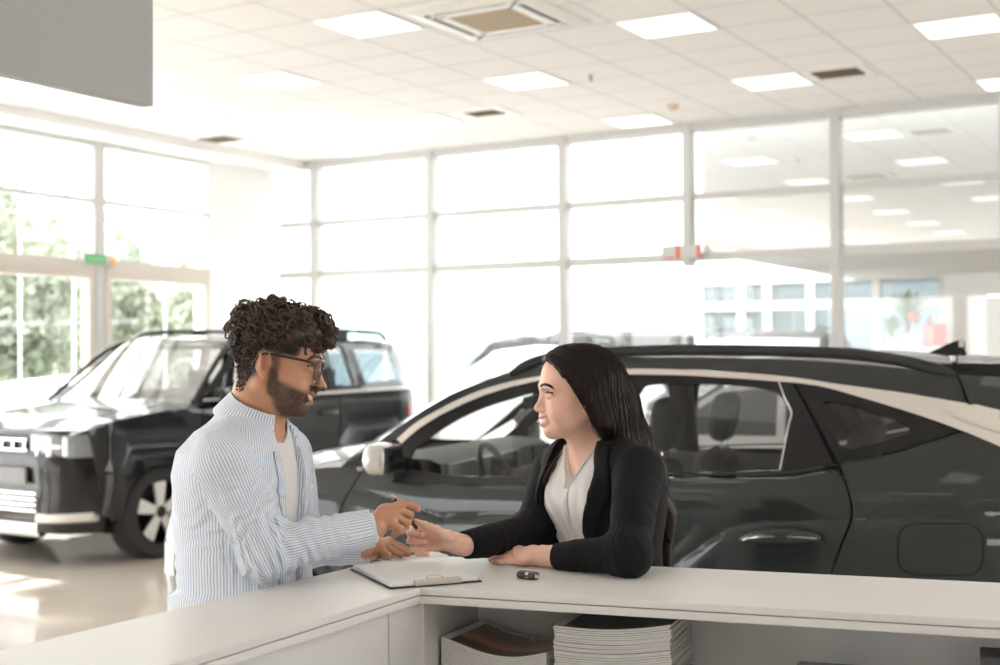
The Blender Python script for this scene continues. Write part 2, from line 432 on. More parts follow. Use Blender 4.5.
# ---- back glass wall
xs = [LX + 0.02, -10.28, -8.55, -6.79, -5.31, -3.74, -2.15, -0.55, 1.05, 2.65, RX]
for i in range(len(xs) - 1):
    x0, x1 = xs[i], xs[i + 1]
    w = tag(empty('window_%d' % (i + 20), (x0, GY, 0)), kind='structure')
    def sh(mb): mb.v = [(x - x0, y - GY, z) for x, y, z in mb.v]; return mb
    f = MB(); zb = 2.56 if i == 4 else 0.0
    if i: f.bb(x0 - 0.045, x0 + 0.045, GY - 0.09, GY + 0.06, zb, CEIL - 0.001)
    f.bb(x0 + 0.045, x1 - 0.045, GY - 0.07, GY + 0.05, 3.97, CEIL - 0.001)
    f.bb(x0 + 0.045, x1 - 0.045, GY - 0.05, GY + 0.05, 3.255, 3.325).bb(x0 + 0.045, x1 - 0.045, GY - 0.06, GY + 0.05, 2.61, 2.70).bb(x0 + 0.045, x1 - 0.045, GY - 0.05, GY + 0.05, 0.0, 0.09)
    sh(f).build('frame', M_frame, w)
    sh(MB().bb(x0 + 0.04, x1 - 0.04, GY - 0.012, GY + 0.012, 2.66, 4.0)).build('upper_pane', M_pane_up, w)
    sh(MB().bb(x0 + 0.04, x1 - 0.04, GY - 0.012, GY + 0.012, 0.05, 2.65)).build('lower_pane', M_pane, w)
# ---- things on the ceiling
M_lamp = emat('ceiling_light_diffuser', (1.0, 0.985, 0.96), LIGHT_E)
M_metal_w = mat('white_enamel', (0.78, 0.75, 0.70), 0.4, var=0.01)
M_dark = mat('dark_slot', (0.05, 0.045, 0.04), 0.7)
M_brown = mat('vent_grille_brown', (0.30, 0.24, 0.18), 0.55)
lights = []
for k in range(-4, 3):
    for j in range(-6, 2):
        X = -2.28 + 0.615 * (0.5 + 3 * k); Y = 9.24 + 0.59 * (1.5 + 4 * j + (2 if k % 2 else 0))
        if not (LX + 0.7 < X < RX - 0.4 and FY + 0.4 < Y < GY - 0.3): continue
        lights.append((X, Y))
seen = {(-3.815, 8.945): 'bright square ceiling light panel nearest the air conditioner cassette',
        (-3.815, 11.305): 'bright square ceiling light panel beside the brown ceiling vent',
        (-5.66, 10.125): 'bright square ceiling light panel left of the ceiling sprinkler',
        (-5.66, 12.485): 'bright square ceiling light panel touching the top of the glass wall near its second post',
        (-1.97, 10.125): 'bright square ceiling light panel at the upper right corner of the photo',
        (-1.97, 12.485): 'bright square ceiling light panel over the right end of the glass wall',
        (-5.66, 7.765): 'bright square ceiling light panel left of the air conditioner cassette',
        (-7.505, 8.945): 'bright square ceiling light panel in the washed-out ceiling right of the grey panel'}
lp0 = None
for X, Y in lights:
    if lp0 is None:
        r = empty('ceiling_light', (X, Y, CEIL))
        b = MB(); 
        for a in (-1, 1): b.bb(-0.30, 0.30, a * 0.285 - 0.008, a * 0.285 + 0.008, -0.012, -0.0005); b.bb(a * 0.292 - 0.008, a * 0.292 + 0.008, -0.28, 0.28, -0.012, -0.0005)
        b.build('frame', M_metal_w, r)
        MB().bb(-0.285, 0.285, -0.278, 0.278, -0.009, -0.001).build('diffuser', M_lamp, r)
        lp0 = r
    else:
        r = copy_tree(lp0); r.location = (X, Y, CEIL)
    lab = None
    for (a, c), t in seen.items():
        if abs(a - X) < 0.1 and abs(c - Y) < 0.1: lab = t
    tag(r, lab or 'square ceiling light panel in a ceiling tile beyond the picture edge', 'ceiling light', 'ceiling light panels')
def vent(X, Y, label, w=0.4, d=0.32):
    r = thing('ceiling_vent', label, 'vent', (X, Y, CEIL), 0, 'ceiling vents')
    b = MB(); W, D = 0.56, 0.54
    b.bb(-W / 2, -w / 2, -D / 2, D / 2, -0.014, -0.0005).bb(w / 2, W / 2, -D / 2, D / 2, -0.014, -0.0005).bb(-w / 2, w / 2, -D / 2, -d / 2, -0.014, -0.0005).bb(-w / 2, w / 2, d / 2, D / 2, -0.014, -0.0005)
    b.build('frame', M_metal_w, r)
    MB().bb(-w / 2, w / 2, -d / 2, d / 2, -0.003, -0.0008).build('backing', M_dark, r)
    b = MB(); n = 9
    for i in range(n):
        y = -d / 2 + (i + 0.5) * d / n
        b.box((0, y, -0.012), (w, d / n * 0.75, 0.003), Matrix.Rotation(math.radians(38), 3, 'X'))
    b.build('louvre', M_brown, r)
vent(-3.21, 11.24, 'brown louvred ceiling vent right of the light panel near the glass wall')
vent(-6.75, 11.22, 'small brown ceiling vent above the pale window post in mid ceiling', 0.36, 0.28)
vent(-10.05, 11.0, 'dark ceiling vent at far left over the white corner', 0.42, 0.34)
# air conditioner cassette
r = thing('ceiling_air_conditioner', 'white square ceiling air conditioner cassette with brown intake grille', 'air conditioner', (-4.755, 8.07, CEIL))
b = MB(); o_, s0, s1, g_ = 0.50, 0.33, 0.385, 0.26
b.lathe([(o_ * 1.414, -0.0005), (o_ * 1.414, -0.012), ((s1 + .02) * 1.414, -0.036)], n=4, R=Matrix.Rotation(PI / 4, 3, 'Z'))
z0 = -0.036
for a in (0, 1, 2, 3):
    R = np.array(Matrix.Rotation(a * PI / 2, 3, 'Z'))
    for x0, x1, y0, y1 in ((-s1 - .02, s1 + .02, s1, s1 + .02), (-s0 + .03, s0 - .03, g_, s0), (-s1, -s0 + .03, s0, s1), (s0 - .03, s1, s0, s1), (-s1, -s0, s1 - .04, s1)):
        b.box(R @ np.array(((x0 + x1) / 2, (y0 + y1) / 2, z0 + 0.006)), (x1 - x0, y1 - y0, 0.012) if a % 2 == 0 else (y1 - y0, x1 - x0, 0.012))
b.build('housing', M_metal_w, r)
for a in range(4):
    R = np.array(Matrix.Rotation(a * PI / 2, 3, 'Z')); d_ = (2 * s0 - .06, s1 - s0, 0.004)
    q = MB().box(R @ np.array((0, (s0 + s1) / 2, z0 + 0.014)), d_ if a % 2 == 0 else (d_[1], d_[0], d_[2])); q.build('air_slot', M_dark, r)
b = MB().bb(-g_, g_, -g_, g_, z0 + 0.004, z0 + 0.008)
for i in range(14): b.bb(-g_ + .02, g_ - .02, -g_ + (i + .3) * g_ / 7, -g_ + (i + .7) * g_ / 7, z0 - 0.003, z0 + 0.005)
b.build('intake_grille', mat('intake_grille_tan', (0.47, 0.38, 0.27), 0.6), r)
# sprinkler, smoke detector
def sprinkler(X, Y, label):
    r = thing('ceiling_sprinkler', label, 'sprinkler', (X, Y, CEIL))
    MB().lathe([(0.001, -.0005), (0.04, -.0005), (0.036, -0.012), (0.012, -0.016)], n=20).build('plate', M_metal_w, r, True)
    MB().lathe([(0.012, -0.015), (0.014, -0.04), (0.009, -0.06), (0.022, -0.064), (0.022, -0.068), (0.001, -0.069)], n=14).build('nozzle', mat('dull_brass', (0.25, 0.19, 0.11), 0.4, 0.6), r, True)
sprinkler(-5.04, 10.14, 'small dark sprinkler nozzle hanging from the ceiling above the glass wall')
r = thing('smoke_detector', 'round tan smoke detector on the ceiling near the window post', 'smoke detector', (-5.015, 11.88, CEIL))
MB().lathe([(0.001, -.0005), (0.062, -.0005), (0.06, -0.02), (0.045, -0.028)], n=24).build('base', mat('detector_tan', (0.66, 0.5, 0.36), 0.5), r, True)
MB().lathe([(0.046, -0.026), (0.042, -0.042), (0.02, -0.052), (0.001, -0.054)], n=24).build('dome', mat('detector_tan', (0.66, 0.5, 0.36), 0.5), r, True)
# hanging grey panel
r = thing('hanging_panel', 'large plain grey board hanging from the ceiling at the top left corner', 'panel', (-3.662, 2.68, 2.6))
MB().bb(-0.06, 0.0, -2.2, 0.962, 0, 1.1).build('board', M_grey, r, bevel=0.004)
for y in (-1.9, 0.6): MB().bb(-0.04, -0.02, y - .01, y + .01, 1.09, CEIL - 2.601).build('hanger', M_frame, r)
# exit signs
r = thing('exit_sign', 'small green and white exit sign on the left window transom', 'sign', (LX + 0.09, 9.89, 2.685))
MB().bb(-0.012, 0.02, -0.17, 0.17, -0.055, 0.065).build('housing', M_frame, r, bevel=0.004)
MB().bb(0.0205, 0.024, -0.14, 0.14, -0.042, 0.048).build('green_plate', mat('sign_green', (0.10, 0.50, 0.18), 0.5), r)
b = MB()
for i in range(6): b.bb(0.0242, 0.0255, -0.105 + i * 0.038, -0.085 + i * 0.038, -0.012, 0.018)
b.build('lettering', mat('sign_pale_green', (0.45, 0.75, 0.5), 0.5), r)
r = thing('warning_lamp_sign', 'small orange warning lamp right beside the green exit sign', 'lamp', (LX + 0.08, 10.14, 2.655))
MB().bb(0.0, 0.015, -0.05, 0.05, -0.03, 0.08).build('plate', M_frame, r)
MB().ell((0.03, 0, 0.02), (0.03, 0.045, 0.045)).build('lens', mat('orange_lens', (0.9, 0.45, 0.25), 0.3), r, True)
r = thing('emergency_sign', 'white box sign with red ends on the glass wall transom', 'sign', (-5.42, GY - 0.09, 2.71))
MB().bb(-0.16, 0.27, -0.05, 0.02, -0.07, 0.07).build('housing', M_frame, r, bevel=0.006)
MR = mat('sign_red', (0.75, 0.13, 0.07), 0.45)
for x in (0.03, 0.262): MB().bb(x - 0.02, x + 0.02, -0.056, -0.049, -0.072, 0.075).build('red_band', MR, r)
MB().bb(-0.155, -0.02, -0.056, -0.05, -0.066, -0.052).build('red_line', MR, r)
# ================================================================ car toolkit
class Frame:
    """local car frame: s runs nose to tail, y across (left side of the car = -y), z up"""
    def __init__(self, O, rz, Yf):
        self.O = np.array(O, float); self.rz = rz; self.Y = Yf
        self.ax = np.array([math.cos(rz), math.sin(rz), 0]); self.n = np.array([math.sin(rz), -math.cos(rz), 0])
    def bp(self, x, y, off=0.0):
        c = CAM - self.O; q = ray(x, y); o = 0.9
        for i in range(30):
            t = (o - c @ self.n) / (q @ self.n); w = c + q * t
            o = 0.5 * o + 0.5 * (self.Y(w @ self.ax, w[2]) + off)
        return (float(w @ self.ax), float(w[2]))
    def P(self, L, off=0.0): return [self.bp(x, y, off) for x, y in L]
    def surf(self, G, side, off=0.0):
        G = np.array(G, float); sh = G.shape[:-1]; g = G.reshape(-1, 2)
        out = np.array([(s, side * (self.Y(s, z) + off), z) for s, z in g])
        return out.reshape(*sh, 3)
def polar_ring(outer, inner, n=72, m=3):
    """ring of points between closed curves inner -> outer (2d), star-shaped about the inner centroid"""
    I = resample(np.vstack([inner, inner[:1]]), n + 1)[:-1]; c = I.mean(0)
    Od = resample(np.vstack([outer, outer[:1]]), 1500)[:-1]
    ao = np.arctan2(*(Od - c).T[::-1]); ai = np.arctan2(*(I - c).T[::-1])
    ai = np.r_[ai, [math.atan2(p[1] - c[1], p[0] - c[0]) for p in outer]]
    It = resample(np.vstack([inner, inner[:1]]), 1500)[:-1]; aii = np.arctan2(*(It - c).T[::-1])
    def rr(A, D):
        o = np.argsort(A); A = A[o]; D = D[o]
        return lambda t: np.interp(t, np.r_[A[-1] - 2 * PI, A, A[0] + 2 * PI], np.r_[D[-1], D, D[0]])
    ro = rr(ao, np.linalg.norm(Od - c, axis=1)); ri = rr(aii, np.linalg.norm(It - c, axis=1))
    a = np.sort(ai)
    e = np.stack([np.cos(a), np.sin(a)], 1)
    a0, a1 = ri(a)[:, None] * e + c, ro(a)[:, None] * e + c
    t = np.linspace(0, 1, m)
    ring = a0[:, None] * (1 - t)[None, :, None] + a1[:, None] * t[None, :, None]
    t2 = np.linspace(0.001, 1, 6)
    disc = c + (a0 - c)[:, None] * t2[None, :, None]
    return ring, disc
def closed_smooth(L, n=90):
    L = np.array(L, float); E_ = np.vstack([L[-2:], L, L[:2]])
    out = []
    for i in range(1, len(L) + 1):
        p0, p1, p2, p3 = E_[i], E_[i + 1], E_[i + 2], E_[(i + 3) if i + 3 < len(E_) else 4]
        for t in np.linspace(0, 1, 10, endpoint=False):
            out.append(0.5 * ((2 * p1) + (p2 - p0) * t + (2 * p0 - 5 * p1 + 4 * p2 - p3) * t * t + (3 * p1 - p0 - 3 * p2 + p3) * t ** 3))
    return np.array(out)
def flange(mb, G3, side, depth=0.012):
    """turn the border of a panel inwards so that it has an edge"""
    G3 = np.array(G3); d = np.array([0, -side * depth, 0])
    for E_ in (G3[0], G3[-1], G3[:, 0], G3[:, -1]):
        mb.grid(np.stack([E_, E_ + d], 1))
M_tyre = mat('tyre_rubber', (0.022, 0.022, 0.023), 0.75, var=0.1)
M_alloy = mat('alloy_silver', (0.62, 0.61, 0.60), 0.28, 0.85)
M_alloyw = mat('alloy_bright', (0.80, 0.79, 0.77), 0.35, 0.3)
M_black = mat('gloss_black_trim', (0.010, 0.010, 0.011), 0.18, spec=.4)
M_blackm = mat('matt_black_plastic', (0.02, 0.02, 0.021), 0.55)
M_gap = mat('panel_gap_black', (0.006, 0.006, 0.006), 0.9)
M_satin = mat('satin_silver_trim', (0.80, 0.75, 0.69), 0.3, 0.75)
M_chrome = mat('bright_chrome', (0.85, 0.85, 0.86), 0.1, 1.0)
M_cabin = mat('cabin_grey', (0.2, 0.2, 0.195), 0.7)
M_cabind = mat('cabin_dark_grey', (0.045, 0.045, 0.047), 0.7, bump=0.2, bscale=400)
M_liner = mat('headliner_grey', (0.45, 0.44, 0.42), 0.9)
M_seat = mat('seat_cloth_charcoal', (0.075, 0.076, 0.078), 0.85, bump=0.3, bscale=300)
M_cglass = glass('car_glass', (0.88, 0.90, 0.90), 0.55)
M_cglass_t = glass('tinted_car_glass', (0.80, 0.80, 0.79), 0.6)
M_cglass_d = glass('dark_car_glass', (0.36, 0.36, 0.36), 0.8)
M_lens = mat('lamp_lens', (0.30, 0.31, 0.32), 0.1, 0.3, coat=1)
def wheel(parent, c, side, R=0.36, w=0.22, spokes=5, style=0, m1=None, m2=None):
    m1 = m1 or M_alloy; m2 = m2 or M_black
    o = MB().lathe([(R * 0.66, -w / 2 + .02), (R * 0.72, -w / 2), (R * 0.93, -w / 2), (R, -w / 2 + 0.035), (R, w / 2 - 0.035), (R * 0.93, w / 2), (R * 0.72, w / 2), (R * 0.66, w / 2 - .02)], n=48, axis='y').build('wheel', M_tyre, parent, True, 50)
    o.location = c
    ri = R * 0.69
    MB().lathe([(ri, -w / 2 + .015), (ri, w / 2 - .01), (ri * 0.94, w / 2 - .002), (ri * 0.9, w / 2 - 0.03), (ri * 0.86, -w / 2 + .05), (0.01, -w / 2 + .06)], n=48, axis='y', R=np.diag([1, side, 1]) if side < 0 else None).build('rim', m2, o, True, 50)
    b = MB()
    for k in range(spokes):
        a0 = 2 * PI * k / spokes + 0.35
        for da in ((0,) if style == 0 else (-0.17, 0.17)):
            a = a0 + da; ca, sa = math.cos(a), math.sin(a); t = np.array([-sa, 0, ca])
            hw0, hw1 = (R * 0.075, R * 0.17) if style == 0 else (R * 0.05, R * 0.06)
            y0 = side * (w / 2 - 0.035); y1 = side * (w / 2 - 0.008); e = np.array([ca, 0, sa])
            pi_, po_ = e * R * 0.09, e * ri * 0.955
            P = [pi_ - t * hw0, po_ - t * hw1, po_ + t * hw1, pi_ + t * hw0]
            b.prism([p + [0, y1, 0] for p in P], np.zeros(3), np.array([0, y0 - y1, 0]))
    b.build('spoke_star', m1, o, bevel=0.004)
    MB().lathe([(R * 0.13, w / 2 - .03), (R * 0.13, w / 2 - .002), (R * 0.09, w / 2 + .006), (0.001, w / 2 + .007)], n=20, axis='y', R=np.diag([1, side, 1]) if side < 0 else None).build('hub_cap', m2, o, True, 40)
    return o
def paint(name, col, metal=0.55, rough=0.34): return mat(name, col, rough, metal, coat=1.0, spec=0.12, var=0.04, vscale=900, coatr=0.015)

# ================================================================ the big dark crossover behind the counter
TZ = [.2, .35, .6, .80, .95, 1.08, 1.14, 1.35, 1.5, 1.58, 1.63, 1.7]; TW = [.86, .90, .925, .93, .925, .905, .885, .79, .715, .67, .62, .55]
_tz = np.linspace(0.15, 1.75, 161); _tw = np.interp(_tz, TZ, TW); _k = np.ones(13) / 13
_tw = np.convolve(np.pad(_tw, 6, mode='edge'), _k, 'valid')
CREASE = [(1.10, 1.055), (1.239, 1.05), (1.399, 1.018), (1.656, 0.945), (1.80, 0.958), (2.36, 0.965)]
CREASE2 = [(2.40, 0.45), (2.689, 0.793), (2.887, 0.941), (3.0, 0.968), (3.1, 0.979), (3.33, 0.992), (4.4, 1.03)]
def tucY(s, z, cr=True):
    w = float(np.interp(z, _tz, _tw))
    if s < .95: w -= .30 * ((.95 - s) / .95) ** 2.4
    if s > 3.75: w -= .16 * ((s - 3.75) / .8) ** 2
    if cr and z < 1.1:
        C = CREASE if s < 2.37 else CREASE2
        zc = np.interp(s, [p[0] for p in C], [p[1] for p in C]); d = zc - z
        if d > 0:
            f = min(1, max(0, (s - 1.0) / .5)) if s < 2.37 else 1
            w += f * 0.013 * (1 - math.exp(-d / 0.085)) - f * 0.012 * min(1, max(0, d - .2) / 0.3)
        elif d > -0.09:
            w -= 0.004 * math.exp(d / 0.03)
    return w
TF = Frame((-4.918, 5.33, 0), 0.20502, tucY)
M_tp = paint('dark_grey_car_paint', (0.024, 0.028, 0.028), .3)
T = thing('crossover_car', 'dark grey crossover car with silver roof trim right behind the woman and the white counter', 'car', (-4.918, 5.33, 0), 0.20502)
sU = TF.P([(396.2, 440), (416, 423), (439.5, 409.4), (461, 398.5), (481, 390.4), (506, 383), (536, 377), (575, 371.5), (613, 369), (680, 369.6), (740, 372.4), (794, 377.4), (835, 383.5), (879, 389.4), (923, 396), (969, 403.7)])
sL = TF.P([(400.7, 444.5), (419.7, 428), (441, 414.8), (463, 404), (484.6, 395), (510, 387), (536.6, 381), (575, 376), (613, 374.4), (680, 375.2), (740, 378.6), (795, 382.6), (824, 386.8), (857, 396), (901, 409.2), (934, 420.2), (967, 432.3)])
def split(C, s0, s1):
    C = np.array(C); f = lambda s: [s, np.interp(s, C[:, 0], C[:, 1])]
    return [f(s0)] + [list(p) for p in C if s0 + .01 < p[0] < s1 - .01] + [f(s1)]
win1 = [(1.504, 1.149), (1.509, 1.232), (1.536, 1.252), (1.614, 1.313), (1.705, 1.369), (1.822, 1.420), (1.941, 1.456), (2.038, 1.482), (2.2, 1.503), (2.30, 1.508), (2.325, 1.48), (2.325, 1.16), (2.29, 1.138), (2.099, 1.134), (1.786, 1.123), (1.634, 1.129)]
win2 = [(2.452, 1.19), (2.483, 1.435), (2.50, 1.485), (2.545, 1.514), (2.799, 1.517), (3.02, 1.499), (3.073, 1.479), (3.122, 1.415), (3.119, 1.367), (3.098, 1.211), (3.087, 1.18), (3.05, 1.176), (2.619, 1.158), (2.48, 1.155)]
qwin = [(3.258, 1.428), (3.275, 1.448), (3.345, 1.441), (3.446, 1.408), (3.555, 1.372), (3.587, 1.345), (3.56, 1.318), (3.383, 1.268), (3.349, 1.27), (3.317, 1.292)]
door_out1 = [(1.33, 1.165), (1.44, 1.248)] + split(sL, 1.47, 2.365) + [(2.372, 1.152), (2.1, 1.137), (1.786, 1.121), (1.504, 1.143)]
seamU = [(3.134, 1.526), (3.217, 1.384), (3.308, 1.209)]
door_out2 = [(2.38, 1.152)] + [(2.385, 1.555)] + split(sL, 2.40, 3.128) + [(3.211, 1.384), (3.303, 1.207), (3.22, 1.19), (3.09, 1.169), (2.62, 1.150)]
quart_out = split(sL, 3.14, 3.72) + [(3.776, 1.342), (3.557, 1.263), (3.322, 1.213), (3.223, 1.384)]
tseamA = [(1.27, .38), (1.215, .7), (1.187, .94), (1.233, 1.058), (1.29, 1.156)]
archF = [(.3, .62), (.46, .40), (.50, .55), (.62, .70), (.89, .775), (1.16, .70), (1.26, .55), (1.265, .40)]
beltb = [(1.297, 1.150), (1.51, 1.094), (1.79, 1.092), (2.1, 1.104), (2.372, 1.124)]
beltb2 = [(2.380, 1.124), (2.62, 1.143), (3.096, 1.162), (3.22, 1.183), (3.320, 1.203)]
seamC = [(3.17, .38), (3.20, .6), (3.292, .789), (3.340, .919), (3.372, 1.001), (3.372, 1.05), (3.353, 1.125), (3.322, 1.185)]
def sh(C, ds): return [(s + ds, z) for s, z in C]
for side in (-1, 1):
    sf = lambda G, off=0: TF.surf(G, side, off)
    def panel(name, m, G, off=0, parent=T, fl=True, ang=22):
        mb = MB(); g = sf(G, off); mb.grid(g, flip=side > 0)
        if fl: flange(mb, g, side)
        return mb.build(name, m, parent, True, ang)
    fender = panel('fender', M_tp, coons([(.50, .42), (.515, .5), (.62, .67), (.76, .75), (.89, .775), (1.02, .75), (1.16, .67), (1.235, .55), (1.26, .42)], [(.30, .99), (.5, 1.045), (.7, 1.095), (1.03, 1.142), (1.285, 1.156)], [(.50, .42), (.40, .7), (.30, .99)], [(1.26, .42)] + sh(tseamA, -.004)[1:], 44, 40))
    fdoor = panel('front_door', M_tp, coons([(1.275, .38), (2.38, .38)], beltb, sh(tseamA, .004), [(2.38, .38), (2.372, 1.124)], 90, 70))
    rdoor = panel('rear_door', M_tp, coons([(2.388, .38), (3.165, .38)], beltb2, [(2.388, .38), (2.380, 1.124)], sh(seamC, -.004), 70, 80))
    qp = panel('rear_quarter', M_tp, coons([(3.175, .40), (3.19, .55), (3.27, .68), (3.40, .755), (3.555, .78), (3.71, .755), (3.85, .67), (3.93, .55), (3.95, .42), (4.3, .40)],
               [(3.328, 1.205), (3.557, 1.255), (3.776, 1.334)] + split(sL, 3.80, 3.80) + [(3.92, 1.278), (4.10, 1.19), (4.30, 1.10)], [(3.175, .40), (3.21, .6), (3.297, .789), (3.345, .919), (3.379, 1.001), (3.379, 1.05), (3.36, 1.125), (3.328, 1.205)], [(4.3, .4), (4.36, .8), (4.30, 1.10)], 80, 50, sm=False))
    # belt moulding
    bl = [(1.33, 1.163), (1.51, 1.145), (1.79, 1.123), (2.1, 1.136), (2.62, 1.152), (3.09, 1.171), (3.22, 1.189), (3.315, 1.206)]
    g = coons([(1.30, 1.151), (1.51, 1.097), (1.79, 1.095), (2.1, 1.107), (2.62, 1.146), (3.096, 1.165), (3.22, 1.186), (3.318, 1.204)], bl, nu=50, nv=4)
    panel('belt_moulding', M_blackm, g, 0.006)
    # window frames and panes
    for nm, par, outer, inner, gm in (('window_frame', fdoor, door_out1, closed_smooth(win1), M_cglass), ('window_frame', rdoor, door_out2, closed_smooth(win2), M_cglass_t), ('quarter_frame', qp, quart_out, closed_smooth(qwin), M_cglass_d)):
        ring, disc = polar_ring(np.array(outer), inner, 110)
        mb = MB(); g = sf(ring); mb.grid(g, wrap_u=True, flip=side < 0); mb.grid(np.stack([g[:, 0], g[:, 0] + [0, -side * .02, 0]], 1), wrap_u=True)
        mb.build(nm, M_black, par, True, 40)
        MB().grid(sf(disc, -.008), wrap_u=True).build('window_pane', gm, par, True, 180)
    # roof side band, silver strip
    low = split(sU, 1.40, 3.80); low = [(s, z + .002) for s, z in low]
    top = TF.P([(416, 414.8), (452, 394), (488, 379.6), (506, 373.3), (537, 367), (600, 358), (680, 357.5), (800, 360), (900, 368), (956, 373)])
    top = [(1.165, 1.147), (1.337, 1.268)] + top
    panel('roof_side', M_tp, coons(low, top, [low[0], (1.27, 1.2), top[0]], [low[-1], top[-1]], 70, 8))
    g = coons(split(sL, 1.445, 3.80), split(sU, 1.42, 3.80), nu=80, nv=5)
    panel('silver_trim', M_satin, g, 0.008, fl=True)
    # silver rear pillar piece and its raised emblem bar
    g = coons([(3.80, 1.336), (3.92, 1.284), (4.10, 1.196), (4.28, 1.11)], [(3.80, 1.446), (3.923, 1.383), (4.12, 1.27), (4.30, 1.17)], nu=24, nv=8)
    pil = panel('pillar_trim', M_satin, g, 0.008)
    if side < 0:
        g = coons(TF.P([(946, 412), (972, 423), (1000, 432)]), TF.P([(950, 409), (975, 404), (1000, 410)]), nu=16, nv=5, sm=False)
        panel('raised_badge', M_satin, g, 0.016, pil)
    # roof rail
    rt = [(1.90, 1.560), (1.95, 1.588), (2.02, 1.618), (2.15, 1.642), (2.3, 1.653), (2.52, 1.661), (2.82, 1.661), (3.15, 1.652), (3.35, 1.641), (3.55, 1.614), (3.68, 1.582), (3.765, 1.556)]
    c = smooth_curve([(s, side * (TF.Y(s, z - .03, False) - .012), z) for s, z in rt], 50)
    MB().tube(c, np.r_[.008, .014, np.full(46, .019), .014, .008], 10, up=(0, 0, 1), flat=(1.25, .8)).build('roof_rail', M_blackm, T, True, 60)
    # wheels, arch liner, sill
    for s in (.89, 3.555): wheel(T, (s, side * .80, .36), side, .36, .22, 5, 1)
    for s in (.89, 3.555):
        a = np.linspace(-.25, PI + .25, 30); 
        MB().grid(np.array([[(s + r_ * math.cos(t), side * y, .36 + r_ * math.sin(t)) for y, r_ in ((.60, .41), (.925, .41), (.94, .425), (.935, .375))] for t in a])).build('wheel_arch', M_blackm, T, True, 30)
    MB().bb(1.28, 3.17, side * .80, side * .925, .2, .40).build('sill', M_blackm, T, bevel=.02)
    # dark body shell behind the panel gaps, door inner linings
    MB().grid(sf([[(s, z) for z in np.linspace(.82, 1.10, 6)] for s in np.linspace(.45, 4.3, 40)], -.03)).build('inner_shell', M_gap, T, True)
    MB().grid(sf([[(s, z) for z in (.4, .82)] for s in np.linspace(1.3, 3.15, 20)], -.03)).build('inner_shell', M_gap, T, True)
    MB().grid(sf([[(s, z) for z in np.linspace(1.36, 1.6, 5)] for s in np.linspace(3.62, 4.2, 8)], -.03)).build('inner_shell', M_gap, T, True)
    bz = np.linspace(1.16, 1.56, 10); MB().grid(sf([[(3.11 + (1.54 - z) * .52 + t, z) for t in (-.03, 0, .03, .06)] for z in bz], -.022)).build('inner_shell', M_gap, T, True)
    MB().grid(sf([[(s, z) for z in np.linspace(.6, 1.12, 6)] for s in np.linspace(1.5, 3.2, 20)], -.07)).build('door_lining', M_cabin, T, True)
    g = [[(s, side * (TF.Y(s, z) - .04 - .05 * t), z) for t in (0, 1)] for s, z in zip(np.full(8, 2.40), np.linspace(1.12, 1.55, 8))]
    MB().grid(np.array([[(2.34 + .12 * t, side * (TF.Y(2.4, z) - .03), z) for t in (0, 1)] for z in np.linspace(1.1, 1.56, 8)])).build('centre_post', M_cabind, T, True, solid=.02)
# mirror (near and far)
for side in (-1, 1):
    m = TF.surf([(1.40, 1.16)], side)[0]
    q = Shape(); cx, cy, cz = m[0] + .02, m[1] + side * .14, 1.202
    q.ell((cx, cy, cz), (.056, .120, .064), k=.02).box((cx + .02, cy, cz), (.052, .110, .064), rad=.035, k=.03)
    q.box((cx + .125, cy, cz), (.06, .2, .2), rad=.005, k=.005, op='-')
    V, Fq = q.mesh(.007)
    mir = mesh_obj('door_mirror', V, Fq, mat('mirror_cap_silver', (.62, .60, .57), .22, .6, coat=.8), T)
    MB().box((cx + .066, cy, cz), (.012, .200, .112)).build('mirror_bezel', M_blackm, mir, bevel=.03, seg=4)
    MB().box((cx + .0735, cy, cz), (.004, .172, .09)).build('mirror_glass', mat('mirror_glass_dark', (.08, .085, .09), .04, .9), mir, bevel=.02, seg=3)
    MB().tube([(cx + .03, m[1] - side * .02, 1.135), (cx + .01, cy - side * .05, 1.125)], .035, 12, flat=(.6, 1.2)).build('mirror_foot', M_blackm, mir, True)
    MB().box((cx - .045, cy + side * .05, cz - .035), (.03, .12, .018)).build('indicator', M_lens, mir, bevel=.006)
# door handles
for side in (-1, 1):
    for s0, z0, dn in ((3.10, .915, 'rear'), (2.16, .90, 'front')):
        g = []
        for t in np.linspace(0, PI, 15):
            g.append([(s0 + .088 * math.cos(t) * k, z0 - .012 + (-.045) * math.sin(t) * k * (.9 + .1 * k)) for k in np.linspace(0.0, 1, 5)])
        G = TF.surf(g, side, .0015); MB().grid(G, flip=side < 0).build('handle_cup', mat('handle_cup_shade', (.02, .021, .021), .25, .3, coat=1), T, True, 180)
        pts = [(s0 - .155, z0 - .012), (s0 - .10, z0 + .006), (s0, z0 + .016), (s0 + .09, z0 + .014), (s0 + .155, z0 + .008)]
        c = smooth_curve([(s, side * (TF.Y(s, z) + o), z) for (s, z), o in zip(pts, (.0, .022, .030, .024, .002))], 24)
        h = MB().tube(c, .031 * np.sin(np.linspace(.25, PI - .25, 24)) ** .7, 12, up=(0, 0, 1), flat=(1.0, .55)).build('door_handle', M_tp, T, True, 60)
        c2 = c + np.array([0, side * .017, 0.0])
        MB().tube(c2[1:-1], .0022, 6).build('handle_chrome', M_chrome, h, True)
